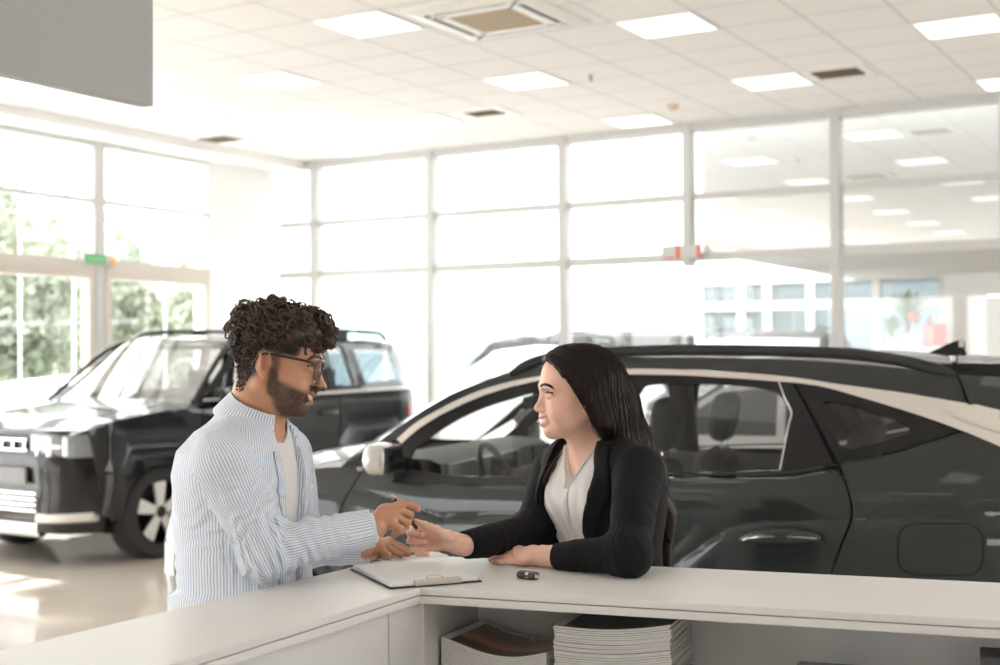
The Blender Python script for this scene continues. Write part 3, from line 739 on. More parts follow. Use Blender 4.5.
# fuel lid: rounded rectangle groove and lid
def rrect(s0, s1, z0, z1, r, n=8):
    L = []
    for cx, cz, a0 in ((s1 - r, z1 - r, 0), (s0 + r, z1 - r, PI / 2), (s0 + r, z0 + r, PI), (s1 - r, z0 + r, 1.5 * PI)):
        for t in np.linspace(a0, a0 + PI / 2, n): L.append((cx + r * math.cos(t), cz + r * math.sin(t)))
    return np.array(L)
lid = rrect(3.545, 3.852, .800, .995, .065); lid = lid + np.c_[np.zeros(len(lid)), (lid[:, 0] - 3.70) * .03]
g3 = TF.surf(smooth_curve(np.vstack([lid, lid[:1]]), 90)[:, None, :], -1, .0008)[:, 0]
MB().tube(g3, .0032, 6, cap=False).build('fuel_lid_gap', M_gap, T, True)
# chrome edge on the rear window
g3 = TF.surf(TF.P([(779, 382), (785, 398), (791.6, 412), (789, 424), (781, 463), (779.5, 470)]), -1, .003)
MB().tube(smooth_curve(g3, 30), .004, 6).build('window_chrome', M_chrome, T, True)
# hood, windshield, roof
def cross(edge_s, edge_z, crown, ny=25, ybias=.02, bow=0.0, pw=2.0):
    rows = []
    for s, z, c in zip(edge_s, edge_z, crown):
        Yh = TF.Y(s, z, False) - ybias; t = np.linspace(-1, 1, ny)
        rows.append([(s - bow * (1 - abs(a) ** 2), a * Yh, z + c * (1 - abs(a) ** pw)) for a in t])
    return np.array(rows)
es = np.array([.16, .22, .30, .5, .7, .9, 1.03, 1.16]); ez = np.array([.86, .93, .985, 1.043, 1.092, 1.128, 1.142, 1.147])
es2 = np.linspace(.16, 1.16, 22)
MB().grid(cross(es2, np.interp(es2, es, ez), np.linspace(.02, .065, 22), bow=.13)).build('hood', M_tp, T, True, 60)
MB().grid(cross([1.155, 1.30], [1.13, 1.15], [.06, .055], bow=.10)).build('cowl', M_gap, T, True, 60)
ws = np.array(TF.P([(416, 414.8), (452, 394), (488, 379.6), (506, 373.3), (537, 367)])); ws = np.vstack([[1.167, 1.147], [1.337, 1.268], ws])
wr = resample(ws, 16)
def wscreen(inset): 
    rows = []
    for i, (s, z) in enumerate(wr):
        Yh = TF.Y(s, z, False) - inset; k = i / 15
        rows.append([(s - (.16 * (1 - k) + .05) * (1 - a * a), a * Yh, z + (.03 + .02 * k) * (1 - a * a)) for a in np.linspace(-1, 1, 21)])
    return np.array(rows)
MB().grid(wscreen(.02)).build('windshield', M_cglass, T, True, 180)
rs = np.linspace(2.0, 3.765, 30); re_ = np.interp(rs, [2.02, 2.295, 2.65, 3.15, 3.55, 3.765], [1.592, 1.628, 1.629, 1.617, 1.584, 1.560])
rc = np.interp(rs, [2.0, 2.4, 3.0, 3.77], [.045, .045, .05, .078])
roof = MB().grid(cross(rs, re_, rc, 25, .015, bow=0.03, pw=2.6)).build('roof', M_tp, T, True, 60)
MB().grid(cross(rs[:-1], re_[:-1] - .03, rc[:-1], 25, .03, bow=0.03, pw=2.6)).build('headliner', M_liner, T, True, 180)
# tail: spoiler, rear glass, tailgate
ss = np.linspace(3.772, 4.20, 8)
MB().grid(cross(ss, 1.561 - .11 * (ss - 3.77) ** 1.3, np.linspace(.078, .075, 8), 25, .015, pw=2.6)).build('spoiler', M_tp, T, True, 60)
for side in (-1, 1):
    g = coons([(3.815, 1.444), (3.923, 1.383), (4.15, 1.262), (4.22, 1.24)], [(3.772, 1.560), (3.95, 1.545), (4.15, 1.522), (4.20, 1.515)], nu=14, nv=6)
    MB().grid(TF.surf(g, side), flip=side > 0).build('spoiler_cheek', M_tp if side > 0 else M_tp, T, True, 60)
rg = []
for s, z in ((4.19, 1.52), (4.30, 1.32), (4.38, 1.12), (4.41, 1.0), (4.43, .8), (4.47, .62), (4.44, .35), (4.3, .25)):
    Yh = TF.Y(min(s, 4.36), z, False) - .02; rg.append([(s + .10 * (1 - a * a), a * Yh, z) for a in np.linspace(-1, 1, 15)])
MB().grid(rg[:3]).build('rear_glass', M_cglass_d, T, True, 180)
tg = MB().grid(rg[2:]).build('tailgate', M_tp, T, True, 40)
MB().box((4.44, 0, 1.0), (.12, 1.5, .06)).build('tail_light', mat('tail_lamp_red', (.35, .02, .02), .2, coat=1), T, bevel=.02)
# nose: bumper wrapped round, grille, lamps
nz_ = [(.25, .10), (.40, .03), (.60, -.01), (.80, .0), (.92, .05), (.98, .12)]
rows = []
for z, ds in nz_:
    row = []
    Yh = TF.Y(.50, z, False); 
    for t in np.linspace(-1, 1, 41):
        y = Yh * math.sin(t * PI / 2); cc = abs(math.cos(t * PI / 2))
        row.append((.50 - (.47 - ds) * cc ** .62, y, z))
    rows.append(row)
MB().grid(rows).build('front_bumper', mat('bumper_bright_grey', (.13, .135, .135), .25, .7, coat=1), T, True, 50)
MB().grid([[(p[0] - .006, p[1] * .80, p[2]) for p in r_[6:35]] for r_ in rows[2:5]]).build('grille', M_black, T, True, 40)
for side in (-1, 1):
    idx = range(3, 10) if side < 0 else range(31, 38)
    MB().grid([[(rows[k][i][0] - .006, rows[k][i][1] * 1.003, rows[k][i][2] + dz) for i in idx] for k, dz in ((2, .02), (3, -.03))]).build('head_lamp', M_lens, T, True, 40)
# fin aerial with its paper tag
fs = Shape()
fs.cap((3.68, .30 * 0, 1.640), (3.80, 0, 1.655), .012, .02, k=.01)
prof = [(3.655, 1.632), (3.69, 1.648), (3.73, 1.668), (3.77, 1.684), (3.80, 1.688), (3.808, 1.675), (3.80, 1.655), (3.815, 1.63)]
b = MB(); yf = -.02
def finw(s, z): return max(.003, .03 * (1 - (z - 1.62) / .075) * min(1, (s - 3.64) / .06))
L = smooth_curve(prof, 30); base = [(s, 1.618) for s, _ in L]
Lg = [[(s0 + (s1 - s0) * t, -.0 + sgn * finw(s0 + (s1 - s0) * t, z0 + (z1 - z0) * t), z0 + (z1 - z0) * t) for t in np.linspace(0, 1, 6)] for sgn in (1,) for (s0, z0), (s1, z1) in zip(base, L)]
Rg = [[(x, -y, z) for x, y, z in r_] for r_ in Lg]
b.grid(Lg).grid(Rg, flip=True).grid(np.array([[l[-1], r_[-1]] for l, r_ in zip(Lg, Rg)]))
fin = b.build('shark_fin_aerial', M_black, T, True, 40); fin.location = (0, -.0, .012)
MB().box((3.793, -.006, 1.671), (.022, .03, .030)).build('paper_tag', mat('tag_paper', (.82, .82, .80), .7), fin).location = (0, 0, 0)
# cabin
cab = MB().bb(1.3, 3.9, -.80, .80, .30, .42).build('cabin_floor', M_cabind, T)
rows = []
for y in np.linspace(-.80, .80, 17):
    bow = .08 * (1 - (y / .8) ** 2)
    rows.append([(1.12 - bow, y, 1.12), (1.25 - bow, y, 1.165), (1.42, y, 1.185 + .02 * (1 - y * y)), (1.56, y, 1.185), (1.615, y, 1.165), (1.63, y, 1.07), (1.66, y, 1.05), (1.68, y, .9), (1.60, y, .6)])
MB().grid(rows).build('dashboard', M_cabin, T, True, 30)
MB().box((1.645, -.26, 1.118), (.016, 1.02, .096)).build('display_panel', mat('display_grey', (.36, .35, .36), .25), T, bevel=.006)
MB().box((1.655, -.03, 1.118), (.006, .40, .085)).build('dark_screen', mat('screen_off', (.035, .033, .038), .12), T, bevel=.004)
MB().box((1.65, .60, 1.11), (.03, .28, .10)).build('dark_vent', M_gap, T, bevel=.006)
st = empty('steering_wheel', (1.76, -.42, 1.055)); st.parent = T; st.rotation_euler = (0, math.radians(-24), 0)
a = np.linspace(0, 2 * PI, 49)
MB().tube([(0, .185 * math.cos(t), .185 * math.sin(t)) for t in a], .0165, 10, cap=False, up=(1, 0, 0)).build('rim', mat('wheel_leather', (.02, .02, .022), .45), st, True, 180)
b = MB().ell((-.02, 0, -.01), (.035, .07, .055))
b.box((-.01, .11, -.01), (.02, .14, .035)).box((-.01, -.11, -.01), (.02, .14, .035)).box((-.01, 0, -.10), (.02, .05, .16))
b.build('hub', M_cabind, st, True, 40, bevel=.008)
MB().tube([(-.03, 0, 0), (-.25, 0, -.05)], .03, 10).build('column', M_cabind, st, True)
MB().box((1.77, .06, 1.408), (.03, .24, .065)).build('rear_view_mirror', M_gap, T, bevel=.02, seg=3)
def seat(s, y, hz=1.30, w=.25, rest=True):
    q = Shape()
    q.box((s - .28, y, .60), (.26, w, .09), rad=.07, k=.05)
    q.box((s - .02, y, .86), (.085, w * .97, .32), R=np.array(Matrix.Rotation(math.radians(14), 3, 'Y')), rad=.07, k=.05)
    V, Fq = q.mesh(.018); o = mesh_obj('seat', V, Fq, M_seat, T)
    h = Shape(); Rr = np.array(Matrix.Rotation(math.radians(10), 3, 'Y'))
    h.box((s + .075, y, hz), (.055, .125, .115), R=Rr, rad=.05, k=.03).box((s + .085, y, hz + .04), (.04, .10, .08), R=Rr, rad=.04, k=.05)
    V, Fq = h.mesh(.012); mesh_obj('headrest', V, Fq, M_seat, o)
    b = MB()
    for d in (-.06, .06): b.tube([(s + .075, y + d, hz - .09), (s + .06, y + d, hz - .22)], .006, 8)
    b.build('headrest_post', M_chrome, o, True)
seat(2.46, -.38, 1.325); seat(2.60, .38, 1.325)
for y in (-.40, 0, .40): seat(3.30, y, 1.20, .22)
# ================================================================ black SUV at the left
SZ = [.2, .4, .7, 1.05, 1.2, 1.3, 1.5, 1.68, 1.76, 1.84]; SW = [.86, .91, .945, .95, .945, .93, .86, .80, .74, .60]
def suvY(s, z):
    w = float(np.interp(z, SZ, SW))
    if s < .6: w -= .16 * ((.6 - s) / .6) ** 2.5
    if s > 4.1: w -= .14 * ((s - 4.1) / .45) ** 2
    return w
SF = Frame((-8.865, 7.017, 0), math.radians(87), suvY)
M_sp = paint('black_car_paint', (0.010, 0.010, 0.011), 0.3, 0.3)
M_swh = mat('satin_white_trim', (.74, .72, .68), .35, .3)
S = thing('suv_car', 'black boxy suv with five-spoke wheels behind the man at the left windows', 'car', (-8.865, 7.017, 0), math.radians(87))
def spanel(name, m, G, side, off=0, par=S, ang=25, fl=True):
    mb = MB(); g = SF.surf(G, side, off); mb.grid(g, flip=side > 0)
    if fl: flange(mb, g, side)
    return mb.build(name, m, par, True, ang)
def arch(c, r, z0, z1, a0=-.1, a1=PI + .1, n=14): return [(c + r * math.cos(t), .37 + r * math.sin(t)) for t in np.linspace(a1, a0, n)]
S1, S2 = .935, 3.70
for side in (-1, 1):
    spanel('fender', M_sp, coons([(.38, .46)] + arch(S1, .45, 0, 0) + [(1.40, .40)], [(.24, 1.075), (.475, 1.145), (.947, 1.198), (1.40, 1.235)], nu=50, nv=20, sm=False), side)
    for a_, b_, nm in ((1.41, 2.30, 'front_door'), (2.31, 3.18, 'rear_door')):
        d_ = spanel(nm, M_sp, coons([(a_, .40), (b_, .40)], [(a_, 1.245 + .012 * a_), (b_, 1.245 + .012 * b_)], nu=20, nv=22), side)
        hs = b_ - .16
        c = SF.surf([(hs - .13, 1.10), (hs - .06, 1.105), (hs + .06, 1.105), (hs + .11, 1.10)], side, .028); c[0][1] -= side * .02; c[-1][1] -= side * .02
        MB().tube(smooth_curve(c, 14), .016, 8).build('door_handle', M_sp, d_, True)
    spanel('rear_quarter', M_sp, coons([(3.19, .40)] + arch(S2, .45, 0, 0) + [(4.36, .42)], [(3.19, 1.284), (4.45, 1.30)], [(3.19, .40), (3.19, 1.284)], [(4.36, .42), (4.48, .75), (4.50, 1.1), (4.46, 1.30)], 40, 20, sm=False), side)
    # flared wheel arches with flat tops
    for c0 in (S1, S2):
        o_ = [(c0 - .62, .42), (c0 - .55, .80), (c0 - .36, 1.02), (c0 + .36, 1.02), (c0 + .55, .80), (c0 + .62, .42)]; i_ = arch(c0, .40, 0, 0, -.1, PI + .1, 6)
        g = np.stack([resample(i_, 40), resample(o_, 40)], 1); t = np.linspace(0, 1, 5)[None, :, None]; g = g[:, :1] * (1 - t) + g[:, 1:] * t
        mb = MB(); G3 = SF.surf(g, side); G3[:, :, 1] += side * np.array([.03, .03, .026, .018, .001])[None]; mb.grid(G3, flip=side < 0); mb.grid(np.stack([G3[:, 0], G3[:, 0] - [0, side * .12, 0]], 1))
        mb.build('wheel_flare', M_sp, S, True, 30)
        wheel(S, (c0, side * .84, .38), side, .385, .24, 5, 0, M_alloyw, M_black)
        MB().grid([[(c0 + .44 * math.cos(t), side * y_, .38 + .44 * math.sin(t)) for y_ in (.55, .86)] for t in np.linspace(-.05, PI + .05, 20)]).build('wheel_well', M_gap, S, True)
    MB().bb(1.36, 3.26, side * .82, side * .955, .24, .42).build('sill', M_blackm, S, bevel=.02)
    spanel('belt_trim', M_swh if side < 0 else M_swh, coons([(1.42, 1.262), (4.46, 1.30)], [(1.42, 1.285), (4.46, 1.325)], nu=30, nv=3), side, .006)
    # glasshouse
    topline = [(1.92, 1.735), (2.3, 1.762), (3.0, 1.775), (3.6, 1.772), (4.30, 1.735)]
    gl = coons([(1.34, 1.25), (4.46, 1.325)], topline, [(1.34, 1.25), (1.92, 1.735)], [(4.46, 1.325), (4.30, 1.735)], 90, 12)
    mb = MB(); mask = MB()
    wins = [([(1.52, 1.30), (2.24, 1.31), (2.28, 1.70), (2.06, 1.70), (1.96, 1.66)], 'front'), ([(2.38, 1.31), (3.08, 1.325), (3.06, 1.71), (2.40, 1.71)], 'rear'), ([(3.17, 1.34), (3.40, 1.345), (3.37, 1.715), (3.17, 1.715)], 'vent'), ([(3.62, 1.38), (4.20, 1.40), (4.10, 1.70), (3.58, 1.705)], 'quarter')]
    outs = [[(1.34, 1.255), (2.32, 1.262), (2.33, 1.755), (1.95, 1.735)], [(2.33, 1.262), (3.12, 1.30), (3.12, 1.77), (2.335, 1.757)], [(3.13, 1.30), (3.48, 1.31), (3.46, 1.772), (3.13, 1.772)], [(3.49, 1.31), (4.46, 1.325), (4.30, 1.735), (3.47, 1.770)]]
    for (inn, _), out in zip(wins, outs):
        ring, disc = polar_ring(np.array(out), closed_smooth(np.array(inn)) if False else resample(np.array(inn + inn[:1]), 60)[:-1], 70)
        MB().grid(SF.surf(ring, side), wrap_u=True, flip=side < 0).build('window_frame', M_black if _ != 'quarter' else M_sp, S, True, 40)
        MB().grid(SF.surf(disc, side, -.008), wrap_u=True).build('window_pane', M_cglass_t if _ != 'quarter' else M_cglass, S, True, 180)
    spanel('roof_side', M_sp, coons([(1.30, 1.245)] + topline, [(1.27, 1.26), (1.88, 1.765), (2.3, 1.805), (3.0, 1.82), (3.6, 1.815), (4.27, 1.775)], nu=40, nv=5), side)
    c = [(2.05, side * .66, 1.80), (2.15, side * .655, 1.86), (2.5, side * .65, 1.885), (3.2, side * .65, 1.895), (4.0, side * .65, 1.88), (4.18, side * .655, 1.865), (4.25, side * .66, 1.80)]
    MB().tube(smooth_curve(c, 40), .02, 8, up=(0, 0, 1), flat=(1.0, 1.2)).build('roof_rail', M_blackm, S, True, 60)
    for s in (2.9, 3.55): MB().bb(s - .09, s + .09, side * .63, side * .67, 1.80, 1.88).build('rail_foot', M_blackm, S, bevel=.01)
    # mirror
    q = Shape(); q.ell((1.62, side * 1.09, 1.30), (.07, .13, .085), k=.02).box((1.63, side * 1.09, 1.30), (.05, .12, .08), rad=.03, k=.03).cap((1.63, side * .9, 1.26), (1.63, side * 1.05, 1.27), .03)
    V, Fq = q.mesh(.01); mesh_obj('door_mirror', V, Fq, M_sp, S)
    # lamps
    g = coons([(4.30, .98), (4.44, .98)], [(4.22, 1.13), (4.43, 1.13)], nu=8, nv=4); spanel('tail_light', mat('tail_lamp_red', (.35, .02, .02), .2, coat=1), g, side, .012)
    MB().grid(SF.surf([[(s, z) for z in (.45, .8, 1.22)] for s in np.linspace(1.36, 3.25, 12)], side, -.05)).build('door_lining', M_cabind, S, True)
def scross(es, ez, crown, inset=.02, ny=21, bow=0, pw=2.5):
    return np.array([[(s - bow * (1 - a * a), a * (SF.Y(s, z) - inset), z + c * (1 - abs(a) ** pw)) for a in np.linspace(-1, 1, ny)] for s, z, c in zip(es, ez, crown)])
es = np.linspace(.10, 1.36, 20)
MB().grid(scross(es, np.interp(es, [.10, .14, .24, .475, .947, 1.36], [1.02, 1.05, 1.078, 1.148, 1.20, 1.235]), np.linspace(.012, .05, 20), bow=.06)).build('hood', M_sp, S, True, 40)
wr_ = np.linspace(0, 1, 10)
MB().grid(scross(1.31 + .61 * wr_, 1.24 + .52 * wr_, .03 + .03 * wr_, .05, bow=.12)).build('windshield', glass('windscreen_glass', (.85, .87, .87), 4.0), S, True, 180)
es = np.linspace(1.90, 4.28, 24)
MB().grid(scross(es, np.interp(es, [1.9, 2.3, 3.0, 3.6, 4.28], [1.765, 1.803, 1.818, 1.813, 1.772]), np.full(24, .04), .01, bow=.03)).build('roof', M_sp, S, True, 40)
MB().grid(scross(es, np.interp(es, [1.9, 2.3, 3.0, 3.6, 4.28], [1.74, 1.775, 1.79, 1.785, 1.74]), np.full(24, .03), .04, bow=.03)).build('headliner', M_liner, S, True, 180)
rg = np.array([[(s + .05 * (1 - a * a), a * (SF.Y(s, z) - .01), z) for a in np.linspace(-1, 1, 15)] for s, z in ((4.27, 1.775), (4.33, 1.74), (4.46, 1.32), (4.50, 1.1), (4.48, .75), (4.44, .45), (4.3, .3))])
MB().grid(rg[:3]).build('rear_glass', M_cglass_d, S, True, 40); MB().grid(rg[2:]).build('tailgate', M_sp, S, True, 40)
# front: bumper face, lamps, grille, trim
def face(z, s0, frac=1.0, n=33, off=0.0, a0=-1, a1=1):
    Yh = SF.Y(.45, z); out = []
    for a in np.linspace(a0, a1, n):
        y = a * Yh; k = abs(a)
        s = s0 + (.40 - s0) * max(0, (k - .62) / .38) ** 2.2
        out.append((s - off, y, z))
    return out
zz = [(.26, .16), (.34, .06), (.46, .05), (.60, .055), (.76, .04), (.86, .03), (1.0, .05), (1.075, .08)]
fb = MB().grid([face(z, s) for z, s in zz]).build('front_bumper', M_sp, S, True, 40)
MB().grid([face(z, .05, off=.012, a0=-.97, a1=-.50, n=12) for z in (.865, .95, 1.045)]).build('head_lamp', M_lens, S, True, 40)
MB().grid([face(z, .05, off=.012, a0=.50, a1=.97, n=12) for z in (.865, .95, 1.045)]).build('head_lamp', M_lens, S, True, 40)
M_led = mat('lamp_white', (.9, .92, .95), .2, emit=(1, 1, 1), estr=.35)
for sg in (-1, 1):
    b = MB()
    for y in (.55, .68, .80): b.box((.045 + .0 + (.12 if y > .75 else 0) * .5, sg * y, .955), (.03, .022, .15))
    b.box((.05, sg * .68, .955), (.03, .26, .02)); b.build('lamp_bar', M_led, S, bevel=.004)
MB().grid([face(z, .05, off=.008, a0=-.5, a1=.5, n=16) for z in (.865, 1.05)]).build('grille', M_black, S, True, 40)
b = MB(); b.box((.03, 0, 1.0), (.03, .9, .018)); b.box((.03, 0, .92), (.03, .9, .018))
for i in range(7): b.box((.03, -.42 + i * .14, .96), (.03, .02, .09))
b.build('grille_bar', M_chrome, S, bevel=.003)
b = MB().box((.022, -.05, .96), (.02, .022, .11)).box((.022, .05, .96), (.02, .022, .11)).box((.022, 0, .96), (.02, .1, .02))
b.build('badge_letter', M_chrome, S, bevel=.004)
MB().box((.015, 0, .72), (.03, .9, .13)).build('number_plate_panel', mat('plate_grey', (.2, .2, .2), .5), S, bevel=.006)
for i in range(4): MB().box((.035, 0, .45 + i * .045), (.03, 1.1, .018)).build('lower_slat', M_chrome, S, bevel=.004)
for sg in (-1, 1): MB().grid([face(z, .05, off=.014, a0=sg * .60, a1=sg * .985, n=12) for z in (.36, .43)]).build('bumper_strip', M_swh, S, True, 40, solid=.01)
MB().grid([face(z, s, off=.02, a0=-.62, a1=.62, n=12) for z, s in ((.24, .10), (.30, .05), (.355, .05))]).build('skid_plate', M_chrome, S, True, 40)
MB().bb(.5, 4.3, -.8, .8, .24, .34).build('underbody', M_gap, S)
MB().grid([[(1.30, y, 1.16), (1.6, y, 1.22), (1.85, y, 1.20), (1.9, y, .9)] for y in np.linspace(-.85, .85, 9)]).build('dashboard', M_cabind, S, True, 30)
def sseat(s, y):
    q = Shape(); q.box((s, y, .98), (.09, .24, .36), R=np.array(Matrix.Rotation(math.radians(12), 3, 'Y')), rad=.07, k=.05).box((s - .26, y, .68), (.26, .25, .09), rad=.07, k=.05).box((s + .09, y, 1.42), (.05, .13, .10), rad=.05, k=.02)
    V, Fq = q.mesh(.022); mesh_obj('seat', V, Fq, M_seat, S)
for s in (2.55, 3.5):
    for y in (-.4, .4): sseat(s, y)
# ================================================================ beyond the glass
def to_local(loc, rz): return None
def simple_car(name, label, loc, rz, L=4.6, Wd=1.85, H=1.6, paintm=None, kind='suv', glassm=None, group=None, lamp=True):
    """a plain car: nose at local x=-L/2; body loft, glass, wheels, bumpers, mirrors, lamps"""
    r = thing(name, label, 'van' if kind == 'van' else 'car', loc, rz, group)
    if kind == 'suv': prof = [(-.50, .45, .70), (-.49, .82, .86), (-.44, .92, .95), (-.24, 1.06, .97), (-.20, 1.08, .97), (-.02, 1.60, .78), (.10, 1.66, .77), (.30, 1.63, .76), (.43, 1.50, .76), (.49, 1.05, .90), (.50, .55, .86)]
    elif kind == 'van': prof = [(-.50, .45, .80), (-.49, .90, .90), (-.45, 1.02, .96), (-.36, 1.14, .98), (-.34, 1.17, .98), (-.22, 1.84, .86), (-.12, 1.93, .86), (.20, 1.96, .86), (.46, 1.93, .86), (.495, 1.80, .88), (.50, .5, .94)]
    else: prof = [(-.50, .45, .70), (-.49, .70, .86), (-.44, .80, .95), (-.22, .94, .97), (-.19, .96, .97), (-.03, 1.40, .74), (.08, 1.45, .72), (.20, 1.42, .72), (.36, 1.10, .90), (.48, 1.02, .90), (.50, .50, .84)]
    sc = H / max(p[1] for p in prof); belt = {'suv': 1.06, 'van': 1.18, 'sedan': .95}[kind] * sc
    rows = []
    def sec(x, zt, wf):
        hw = Wd / 2
        wb = hw * (1 if abs(x) < .42 else max(.80, 1 - (abs(x) - .42) * 2.2)); zt *= sc
        pts = []
        for z in (.26, .40, .62, .85):
            pts.append((hw if False else wb * (.93, .98, 1.0, 1.0)[(.26, .40, .62, .85).index(z)], min(z * sc, zt - .02)))
        zb = min(belt, zt - .012); pts.append((wb * .985, zb))
        for k in (.35, .7, .93):
            pts.append((wb * (.985 + (wf - .985) * k) if zt > belt + .03 else wb * (.985 - .3 * k), zb + (zt - zb) * min(1, k * 1.02)))
        pts.append((wb * wf * .75 if zt > belt + .03 else wb * .6, zt)); pts.append((0, zt + .02))
        full = [(x * L, -y, z) for y, z in pts] + [(x * L, y, z) for y, z in pts[-2::-1]]
        return full
    xs_ = np.linspace(-.5, .5, 60); zt = np.interp(xs_, [p[0] for p in prof], [p[1] for p in prof]); wf = np.interp(xs_, [p[0] for p in prof], [p[2] for p in prof])
    rows = [sec(x, a, b) for x, a, b in zip(xs_, zt, wf)]
    mb = MB().grid(rows); mb.f.append(tuple(range(len(rows[0])))[::-1]); mb.m.append(0); n0 = (len(rows) - 1) * len(rows[0]); mb.f.append(tuple(n0 + i for i in range(len(rows[0])))); mb.m.append(0)
    body = mb.build('body', paintm, r, True, 30)
    # side glass strip, windscreen and rear window just proud of the body
    def zt_at(x): return float(np.interp(x, xs_, zt)) * sc
    def wf_at(x): return float(np.interp(x, xs_, wf))
    def sidept(x, z):
        b_, t_ = belt, zt_at(x); k = (z - b_) / max(.05, t_ - b_); return Wd / 2 * (.985 + (wf_at(x) - .985) * k)
    if kind == 'van': spans = [(-.29, -.14, .32), (-.12, .12, .30), (.15, .40, .30)]
    elif kind == 'suv': spans = [(-.15, .06, .36), (.075, .25, .36), (.27, .40, .30)]
    else: spans = [(-.13, .06, .36), (.075, .24, .34)]
    for sgn in (-1, 1):
        for a, b_, hh in spans:
            g = []
            for x in np.linspace(a, b_, 10):
                z1 = min(belt + .04 + hh, zt_at(x) - .075); z0 = belt + .035
                if z1 < z0 + .02: z1 = z0 + .02
                g.append([(x * L, sgn * (sidept(x, z) + .004), z) for z in np.linspace(z0, z1, 5)])
            MB().grid(g).build('side_window', glassm, r, True, 180)
        for xw in (-.31, .30):
            wheel(r, (xw * L, sgn * (Wd / 2 - .11), .33), sgn, .33, .2, 5, 1)
            MB().lathe([(.40, -.02), (.40, .015), (.36, .02)], (xw * L, sgn * (Wd / 2 - .012), .34), 30, 'y', np.diag([1, sgn, 1])).build('arch_trim', M_gap, r)
            a_ = np.linspace(0, 2 * PI, 28); 
            MB().grid([[(xw * L, sgn * (Wd / 2 + .003), .34), (xw * L + .385 * math.cos(t), sgn * (Wd / 2 + .003), max(.24, .34 + .385 * math.sin(t)))] for t in a_]).build('wheel_well', M_gap, r)
        q = MB().ell((-.155 * L, sgn * (Wd / 2 + .09), belt + .06), (.06, .11, .075)).box((-.155 * L, sgn * (Wd / 2), belt + .03), (.05, .1, .03)); q.build('door_mirror', paintm, r, True, 40)
        zl = {'suv': .80, 'van': .86, 'sedan': .66}[kind] * sc
        MB().box((-.475 * L, sgn * Wd * .36, zl), (.12, Wd * .2, .12)).build('head_lamp', M_lens, r, bevel=.03)
        MB().box((.485 * L, sgn * Wd * .38, zl + .12), (.1, Wd * .14, .16)).build('tail_light', mat('tail_lamp_red', (.35, .02, .02), .2, coat=1), r, bevel=.03)
    a, b_ = {'suv': (-.195, -.035), 'van': (-.335, -.225), 'sedan': (-.185, -.045)}[kind]
    g = [[(x * L - .006, y * Wd / 2 * (wf_at(x) + .985) / 2 * .86, zt_at(x) + .012 + .012 * (1 - y * y)) for y in np.linspace(-1, 1, 11)] for x in np.linspace(a, b_, 8)]
    MB().grid(g).build('windshield', glassm, r, True, 180)
    MB().box((-.495 * L, 0, .48), (.06, Wd * .7, .16)).build('grille', M_black, r, bevel=.02)
    if kind != 'sedan':
        for sgn in (-1, 1): MB().tube([(-.02 * L, sgn * Wd * .34, H - .015), (.0 * L, sgn * Wd * .34, H + .03), (.38 * L, sgn * Wd * .34, H + .02), (.4 * L, sgn * Wd * .34, H - .06)], .016, 8).build('roof_rail', M_blackm, r, True)
    return r
M_wp = paint('white_car_paint', (.78, .78, .77), 0.0, .35)
M_slv = paint('silver_car_paint', (.60, .61, .62), .3, .35)
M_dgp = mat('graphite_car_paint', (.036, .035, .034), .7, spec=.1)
M_bgl = mat('dark_vehicle_glass', (.05, .055, .06), .08, coat=1)
M_lgl = mat('pale_vehicle_glass', (.45, .48, .50), .08, coat=1)
G0 = -.06
p = at(45, 400, 14.2)
simple_car('hatchback_car', 'white car parked outside the left windows beyond the black suv', (p[0] + .0, p[1], G0), math.radians(80), 4.3, 1.8, 1.5, M_wp, 'sedan', M_lgl)
p = at(558, 350, 22)
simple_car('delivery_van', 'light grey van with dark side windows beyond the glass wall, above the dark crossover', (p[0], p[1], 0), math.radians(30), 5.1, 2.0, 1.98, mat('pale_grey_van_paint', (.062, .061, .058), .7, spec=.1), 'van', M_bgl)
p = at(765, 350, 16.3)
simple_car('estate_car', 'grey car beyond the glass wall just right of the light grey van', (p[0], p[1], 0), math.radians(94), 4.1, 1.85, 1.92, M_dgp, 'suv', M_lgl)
p = at(505, 400, 19.0)
simple_car('white_suv_car', 'white car outside the glass wall, seen between the black suv and the woman', (p[0], p[1], 0), math.radians(25), 4.7, 1.9, 1.75, M_wp, 'suv', M_lgl)
p = at(752, 430, 11.2)
simple_car('silver_saloon_car', 'silver car seen through the rear side window of the dark crossover', (p[0], p[1] + .1, 0), math.radians(12), 4.5, 1.8, 1.46, M_slv, 'sedan', M_bgl)
# white facade across the yard
def facade(name, label, x0, x1, Y, z1, cols, rows, fw=.14):
    r = thing(name, label, 'building', (x0, Y, 0))
    W_ = x1 - x0
    b = MB().bb(0, W_, 0, .2, 0, rows[0]).bb(0, W_, 0, .2, rows[-1], z1)
    cx = np.linspace(0, W_, cols + 1)
    for c in cx: b.bb(c - fw / 2, c + fw / 2, -.02, .2, rows[0], rows[-1])
    for z in rows[1:-1]: b.bb(0, W_, -.01, .19, z - .05, z + .05)
    b.build('wall', M_white, r)
    for i in range(cols):
        for j in range(len(rows) - 1):
            MB().bb(cx[i] + fw / 2, cx[i + 1] - fw / 2, .08, .10, rows[j] + .04, rows[j + 1] - .04).build('window_pane', mat('sky_blue_glazing', (.34, .52, .58), .1, coat=.5, var=.15, vscale=1.5), r)
    return r
p0 = onY(322, 330, 24.0); p1 = onY(488, 330, 24.0)
facade('glazed_building', 'pale building with bluish windows outside, left of the woman', p0[0], p1[0], 24.0, 3.05, 5, [.1, .9, 1.75, 2.55, 2.85])
p0 = onY(565, 330, 24.0); p1 = onY(745, 330, 24.0)
facade('office_building', 'low white building with small bluish windows outside, above the grey van', p0[0], p1[0], 26.0, 3.3, 7, [1.0, 1.75, 2.5], .5)
